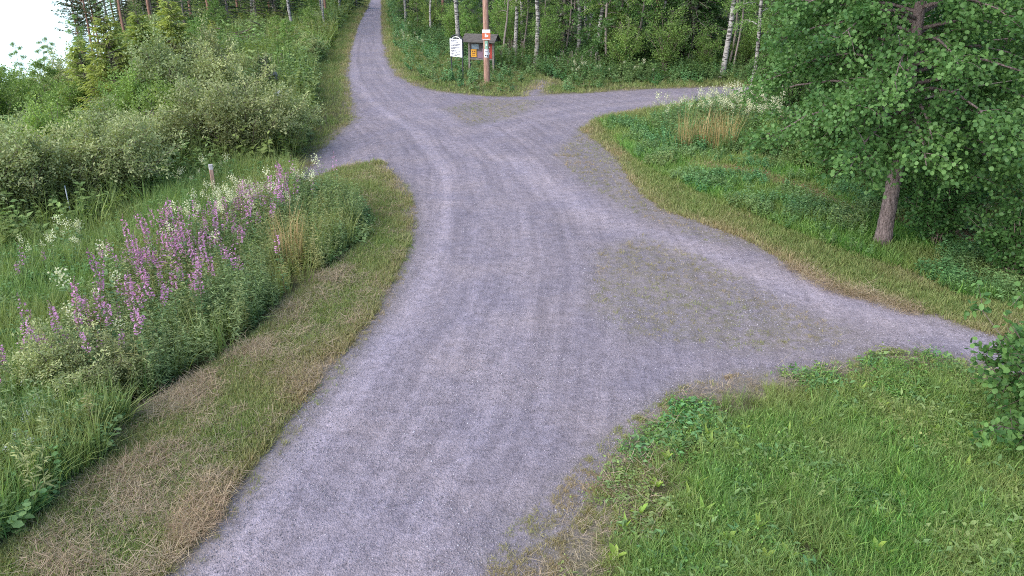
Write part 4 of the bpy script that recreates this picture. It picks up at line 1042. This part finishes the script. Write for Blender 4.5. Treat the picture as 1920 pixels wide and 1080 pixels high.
tree_at(BIRCH, 1402, 200, 'leaning birch with peeling white trunk on the near side of the forest road', 'birch', .7, 0, (0, R(2)), k=1)
for px, lab in ((1462, 'left stem of the trio of alder trunks'), (1468, 'middle stem of the trio of alder trunks'), (1478, 'right stem of the trio of alder trunks')):
    tree_at(ALDERB, px, 216 + (px - 1462) * .3, lab + ' behind the white flowers', 'alder', .5)

# deep forest behind the board
KEEPOUT = [P([(430, 96), (500, 96), (505, 150), (425, 150)]), P([(495, 185), (545, 185), (560, 260), (490, 260)]), P([(120, 425), (155, 425), (160, 500), (115, 500)])]
def fill(kits_w, poly, n, label, cat, group, s0, s1, mind=1.2, margin=-1.0, where=None):
    out = []
    first = len(S.collection.objects)
    for x, y in pts_in(poly, n * 4, 0, margin):
        if len(out) >= n: break
        if any(inside(k_, np.array([x]), np.array([y]))[0] for k_ in KEEPOUT): continue
        if all((x - a) ** 2 + (y - b) ** 2 > mind ** 2 for a, b in out):
            out.append((x, y)); place(random.choice(kits_w), float(x), float(y), label, cat, group, None, random.uniform(s0, s1), -.05, (random.gauss(0, .015), random.gauss(0, .015)))
    if where:                                    # say which stretch of the wood each one stands in
        mine = sorted([o for o in list(S.collection.objects)[first:] if 'category' in o], key=lambda o: o.location.x / o.location.y)
        for k, o in enumerate(mine):
            w = where[k * len(where) // len(mine)]
            o['label'] = label + ' ' + w; o['group'] = group + ' ' + w
DEEP = np.array([(-.5, 55), (9, 45.5), (20, 43), (33, 43), (60, 40), (75, 100), (3, 130), (-3, 130)])
fill(SPRUCE, DEEP, 70, 'dark spruce deep in the forest', 'spruce', 'deep forest spruces', .8, 1.2, 2.2, where=['behind the white notice sign', 'behind the brown pole', 'behind the clean white birch', 'behind the bent trunk', 'behind the thick grey alder', 'behind the tall straight birch'])
fill(BIRCH + SLIM, np.array([(-.5, 52), (9, 44), (20, 42), (33, 42), (40, 41), (45, 62), (6, 66), (-1, 72)]), 64, 'leafy birch inside the forest', 'birch', 'forest birches', .8, 1.1, 1.6, where=['behind the white notice sign', 'behind the brown pole', 'behind the clean white birch', 'behind the bent trunk', 'behind the thick grey alder', 'behind the tall straight birch'])
fill(ROWAN, np.array([(-1.5, 46), (2, 43.5), (9, 41.5), (18, 40.5), (30, 40.5), (33, 44), (9, 46), (-1, 56)]), 24, 'leafy shrub at the forest edge', 'shrub', 'forest edge shrubs', .6, 1.0, .9, where=['behind the white notice sign', 'behind the brown pole', 'behind the clean white birch', 'behind the bent trunk', 'behind the thick grey alder', 'behind the tall straight birch'])
fill(ROWAN + YBIRCH, P([(750, 20), (790, 72), (850, 95), (930, 105), (930, 85), (850, 60), (800, 20), (780, -10)]), 26, 'green shrub along the upper road', 'shrub', 'upper road shrubs', .6, 1.0, 1.0, where=['nearest the far end of the road', 'halfway to the notice sign', 'just left of the notice sign'])
# right-hand wood
RWOOD = np.array([(13.5, 21), (16, 30), (18.5, 39.5), (45, 41), (48, 18), (20, 11), (13.5, 15)])
fill(ALDERB, RWOOD, 34, 'leafy alder in the dense wood', 'alder', 'wood alders', .75, 1.15, 1.9, where=['left of the big alder trunk', 'straight behind the big alder trunk', 'right of the big alder trunk', 'at the right edge of the picture'])
fill(SPRUCE, np.array([(17, 20), (22, 38), (45, 41), (48, 20), (24, 13)]), 20, 'dark spruce in the dense wood', 'spruce', 'wood spruces', .7, 1.0, 2.2, where=['left of the big alder trunk', 'straight behind the big alder trunk', 'right of the big alder trunk', 'at the right edge of the picture'])
fill(DARKB, P([(1690, 392), (1760, 470), (1880, 548), (2100, 600), (2500, 480), (2300, 320), (1900, 240), (1600, 240), (1640, 330)]), 95, 'dark leafy bush in the shade', 'bush', 'shaded bushes', .55, .95, .7, where=['left of the big alder trunk', 'straight behind the big alder trunk', 'right of the big alder trunk', 'at the right edge of the picture'])
fill(GREENB, P([(1420, 262), (1500, 268), (1560, 285), (1640, 320), (1640, 360), (1560, 345), (1480, 305), (1400, 285)]), 16, 'rounded green bush on the bank below the white flowers', 'bush', 'bushes on the right bank', .45, .75, .6)

# left far forest and clearing
LF = np.array([(-5, 62), (-12, 58), (-22, 56), (-29, 55), (-40, 75), (-60, 112), (-20, 118), (-8, 130), (-7, 90)])
fill(PINE, LF, 34, 'pine beyond the clearing', 'pine', 'far pines', .75, 1.05, 2.2, where=['at the far left skyline', 'behind the tall larches', 'behind the brush heap', 'near the twin birches', 'near the red pine', 'beside the upper road'])
fill(SPRUCE, LF, 46, 'dark spruce beyond the clearing', 'spruce', 'far spruces', .6, .95, 2.0, where=['at the far left skyline', 'behind the tall larches', 'behind the brush heap', 'near the twin birches', 'near the red pine', 'beside the upper road'])
fill(BIRCH, LF, 16, 'birch beyond the clearing', 'birch', 'far birches', .7, 1.0, 2.2, where=['at the far left skyline', 'behind the tall larches', 'behind the brush heap', 'near the twin birches', 'near the red pine', 'beside the upper road'])
fill(SLIM + YBIRCH, np.array([(-29, 52), (-33, 50), (-38, 56), (-46, 80), (-36, 72)]), 14, 'small dark tree on the falling slope at the far left', 'tree', 'trees on the far left slope', .5, .85, 2.0)
for px, py, kk, lab in ((473, 52, BIRCH, 'left of the twin white birch trunks beyond the clearing'), (480, 52, BIRCH, 'right of the twin white birch trunks beyond the clearing'), (497, 44, SLIM, 'thin pale trunk left of the red pine'),
                        (509, 50, PINE, 'reddish pine trunk beyond the brush heap'), (519, 44, SLIM, 'thin pale trunk right of the red pine'), (637, 36, BIRCH, 'lone birch trunk nearest the upper road')):
    tree_at(kk, px, py, lab, 'pine' if kk is PINE else 'birch', 1.0)
CLEARV = P([(650, 10), (598, 120), (585, 185), (470, 195), (400, 200), (330, 175), (200, 175), (60, 165), (-20, 130), (-40, 100), (60, 70), (150, 55), (300, 38), (560, 8)])
# named bushes of the clearing
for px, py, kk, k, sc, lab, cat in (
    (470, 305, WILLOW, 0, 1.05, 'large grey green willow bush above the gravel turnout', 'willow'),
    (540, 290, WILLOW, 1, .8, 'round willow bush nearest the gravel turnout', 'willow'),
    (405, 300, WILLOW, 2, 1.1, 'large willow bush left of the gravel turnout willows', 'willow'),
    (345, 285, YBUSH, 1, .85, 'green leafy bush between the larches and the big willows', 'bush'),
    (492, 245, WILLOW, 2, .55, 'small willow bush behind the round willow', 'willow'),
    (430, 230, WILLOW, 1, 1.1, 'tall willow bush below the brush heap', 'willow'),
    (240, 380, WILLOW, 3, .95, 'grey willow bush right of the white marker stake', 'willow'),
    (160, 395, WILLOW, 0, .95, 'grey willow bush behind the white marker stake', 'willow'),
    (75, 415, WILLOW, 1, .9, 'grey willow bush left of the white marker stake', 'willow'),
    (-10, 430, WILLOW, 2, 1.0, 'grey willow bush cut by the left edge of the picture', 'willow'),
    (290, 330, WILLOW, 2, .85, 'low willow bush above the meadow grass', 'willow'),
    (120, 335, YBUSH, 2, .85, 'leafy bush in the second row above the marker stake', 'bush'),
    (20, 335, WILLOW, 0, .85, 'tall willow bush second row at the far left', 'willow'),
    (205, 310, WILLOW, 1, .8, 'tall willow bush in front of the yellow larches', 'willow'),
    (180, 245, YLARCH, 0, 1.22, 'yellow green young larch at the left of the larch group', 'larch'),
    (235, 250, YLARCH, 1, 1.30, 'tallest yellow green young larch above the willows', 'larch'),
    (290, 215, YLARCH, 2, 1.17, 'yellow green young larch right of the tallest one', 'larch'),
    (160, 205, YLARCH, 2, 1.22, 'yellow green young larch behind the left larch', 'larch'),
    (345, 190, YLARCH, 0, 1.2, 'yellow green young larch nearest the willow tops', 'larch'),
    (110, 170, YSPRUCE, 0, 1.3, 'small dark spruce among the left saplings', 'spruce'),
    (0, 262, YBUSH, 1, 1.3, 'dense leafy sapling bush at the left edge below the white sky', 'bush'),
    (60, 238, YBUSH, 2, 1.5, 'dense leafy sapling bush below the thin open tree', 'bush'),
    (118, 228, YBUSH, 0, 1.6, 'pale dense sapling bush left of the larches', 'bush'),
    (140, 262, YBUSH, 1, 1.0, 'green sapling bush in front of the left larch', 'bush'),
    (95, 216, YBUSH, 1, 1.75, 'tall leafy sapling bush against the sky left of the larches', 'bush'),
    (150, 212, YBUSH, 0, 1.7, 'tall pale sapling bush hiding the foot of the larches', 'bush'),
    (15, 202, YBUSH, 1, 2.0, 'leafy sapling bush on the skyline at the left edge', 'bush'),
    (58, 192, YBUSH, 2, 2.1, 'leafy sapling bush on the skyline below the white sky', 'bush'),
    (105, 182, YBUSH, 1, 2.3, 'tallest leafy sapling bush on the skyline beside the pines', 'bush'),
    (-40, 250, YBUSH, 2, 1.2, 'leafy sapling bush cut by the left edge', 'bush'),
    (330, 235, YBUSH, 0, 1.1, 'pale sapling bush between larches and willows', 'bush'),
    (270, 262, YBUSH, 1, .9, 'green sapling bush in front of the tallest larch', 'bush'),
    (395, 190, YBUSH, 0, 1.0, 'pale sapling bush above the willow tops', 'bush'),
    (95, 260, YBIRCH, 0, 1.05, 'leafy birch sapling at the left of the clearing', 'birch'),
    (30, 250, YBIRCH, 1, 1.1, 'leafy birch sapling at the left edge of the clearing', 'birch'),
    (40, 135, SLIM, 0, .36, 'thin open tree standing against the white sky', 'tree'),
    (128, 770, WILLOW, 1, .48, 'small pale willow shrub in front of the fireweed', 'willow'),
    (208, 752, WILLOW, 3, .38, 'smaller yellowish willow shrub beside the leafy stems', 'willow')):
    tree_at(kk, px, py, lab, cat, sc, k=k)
fill(YBIRCH, CLEARV, 60, 'young birch in the clearing', 'birch', 'clearing birches', .45, .85, 1.3, -2.0, where=['at the left edge of the picture', 'left of the larch group', 'behind the larch group', 'left of the brush heap', 'right of the brush heap', 'beside the ditch of the upper road'])
fill(YLARCH, CLEARV, 26, 'small yellow green larch in the clearing', 'larch', 'clearing larches', .45, .8, 1.5, -2.5, where=['at the left edge of the picture', 'left of the larch group', 'behind the larch group', 'left of the brush heap', 'right of the brush heap', 'beside the ditch of the upper road'])
fill(YSPRUCE, CLEARV, 12, 'young dark spruce in the clearing', 'spruce', 'clearing spruces', .5, 1.0, 1.5, -2.5, where=['at the left edge of the picture', 'left of the larch group', 'behind the larch group', 'left of the brush heap', 'right of the brush heap', 'beside the ditch of the upper road'])
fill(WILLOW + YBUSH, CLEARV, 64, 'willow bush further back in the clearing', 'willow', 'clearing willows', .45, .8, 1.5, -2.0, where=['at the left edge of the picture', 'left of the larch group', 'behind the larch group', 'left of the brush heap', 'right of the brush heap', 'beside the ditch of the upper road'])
fill(GREENB, P([(684, -15), (672, 0), (640, 60), (600, 120), (585, 190), (565, 190), (580, 110), (620, 50), (660, -5)]), 26, 'low green bush along the upper road ditch', 'bush', 'ditch bushes', .4, .75, .9, -.8, where=['at the far end', 'level with the brush heap', 'level with the grey stump', 'nearest the gravel turnout'])

# ------------------------------------------------------------------ the big alder on the right bank
ax, ay = [float(v) for v in G(1653, 462)]
tm, cm, tp = broadleaf(9.5, .150, 1.95, 2.85, 92, 12, .072, .062, 92000, ROUND, 'alder', 'bark', (-.035, .0), .03, .40, .48, 40, .45, 1.4, .25, .045)
o = thing('alder_tree', (ax, ay, float(T(ax, ay)) - .03), 'big alder with rough brown trunk standing on the right bank', 'alder')
link('trunk', tm, o); c = link('crown', cm, o); c['kind'] = 'stuff'
_a = Acc(); leaves(_a, np.zeros((1, 3)), np.array([[1., 0, 0]]), np.array([[0, 0, 1.]]), .078, .068, ROUND, 0, [.7]); lf = _a.mesh('leaf', M['alder'])
cv = np.empty(len(cm.vertices) * 3, np.float32); cm.vertices.foreach_get('co', cv); cv = cv.reshape(-1, 3)[::6]
low_ = cv[(cv[:, 2] < 4.9) & (cv[:, 1] < .2)]
pick = low_[rng.permutation(len(low_))[:300]]
for p_ in pick:
    l_ = link('leaf', lf, o, tuple(p_ + np.array([rng.normal(0, .05), -.08, rng.normal(0, .05)])))
    l_.rotation_euler = (random.uniform(-.6, .6), random.uniform(.0, 1.0), random.uniform(0, 6.283))
for (p0, p1, lab) in (((-.15, -.1, 2.3), (-1.2, -1.3, 3.1), None), ((-.15, -.1, 2.6), (-1.7, -.9, 3.4), None), ((-.2, -.1, 3.2), (-1.2, -1.6, 4.2), None), ((.0, -.1, 2.9), (1.0, -1.5, 3.5), None)):
    a = Acc(); p0, p1 = np.array(p0), np.array(p1); tube(a, [p0, (p0 + p1) / 2 + np.array([0, 0, .06]), p1], [.022, .015, .006], 5); link('dead_twig', a.mesh('dead_twig', M['deadwood']), o)

# near shrub reaching in at the right edge
nx_, ny_ = 6.3, 7.6
tr, cr = Acc(), Acc(); A_, B_ = [], []
for k in range(22):
    az = math.pi + rng.uniform(-1.2, 1.2) if k < 15 else rng.uniform(0, 6.28); ln = rng.uniform(.5, 1.25); hh = rng.uniform(.45, 1.85)
    t = np.linspace(0, 1, 5); hd = np.array([math.cos(az), math.sin(az), 0])
    lp = hd * (ln * t ** 1.2)[:, None] + np.array([0, 0, 1.]) * (hh * (1.2 * t - .2 * t * t))[:, None]
    tube(tr, lp, .016 * (1 - .8 * t), 5, cap=False)
    for q in range(8):
        tt = rng.uniform(.15, 1); s = np.array([np.interp(tt, t, lp[:, e]) for e in range(3)])
        e = s + nrm(hd * .6 + rng.normal(0, .8, 3)) * rng.uniform(.15, .4); tube(tr, [s, (s + e) / 2, e], [.006, .004, .002], 3, cap=False); A_.append(s); B_.append(e)
A_, B_ = np.array(A_), np.array(B_)
o = thing('alder_shrub', (nx_, ny_, float(T(nx_, ny_))), 'near alder shrub reaching over the lawn at the right edge', 'shrub')
link('stems', tr.mesh('stems', M['twig']), o)
_a = Acc(); leaves(_a, np.zeros((1, 3)), np.array([[1., 0, 0]]), np.array([[0, 0, 1.]]), .085, .07, ROUND, 0, [.75]); lf2 = _a.mesh('leaf', M['alder'])
for q in range(300):
    k = rng.integers(0, len(A_)); t = rng.uniform(.1, 1.05)
    l_ = link('leaf', lf2, o, tuple(A_[k] * (1 - t) + B_[k] * t + rng.normal(0, .035, 3)))
    l_.rotation_euler = (random.uniform(-.9, .9), random.uniform(-.3, 1.0), random.uniform(0, 6.283)); sc = random.uniform(.7, 1.25); l_.scale = (sc, sc, sc)
n_ = 3200; k = rng.integers(0, len(A_), n_); t = rng.uniform(0, 1.0, n_)[:, None]
leaves(cr, A_[k] * (1 - t) + B_[k] * t + rng.normal(0, .045, (n_, 3)), rng.normal(0, 1, (n_, 3)) + np.array([0, 0, -.3]), rng.normal(0, .55, (n_, 3)) + np.array([0, 0, .8]), .085 * rnd(n_, .6, 1.15), .07 * rnd(n_, .6, 1.1), ROUND)
c = link('foliage', cr.mesh('foliage', M['alder']), o); c['kind'] = 'stuff'
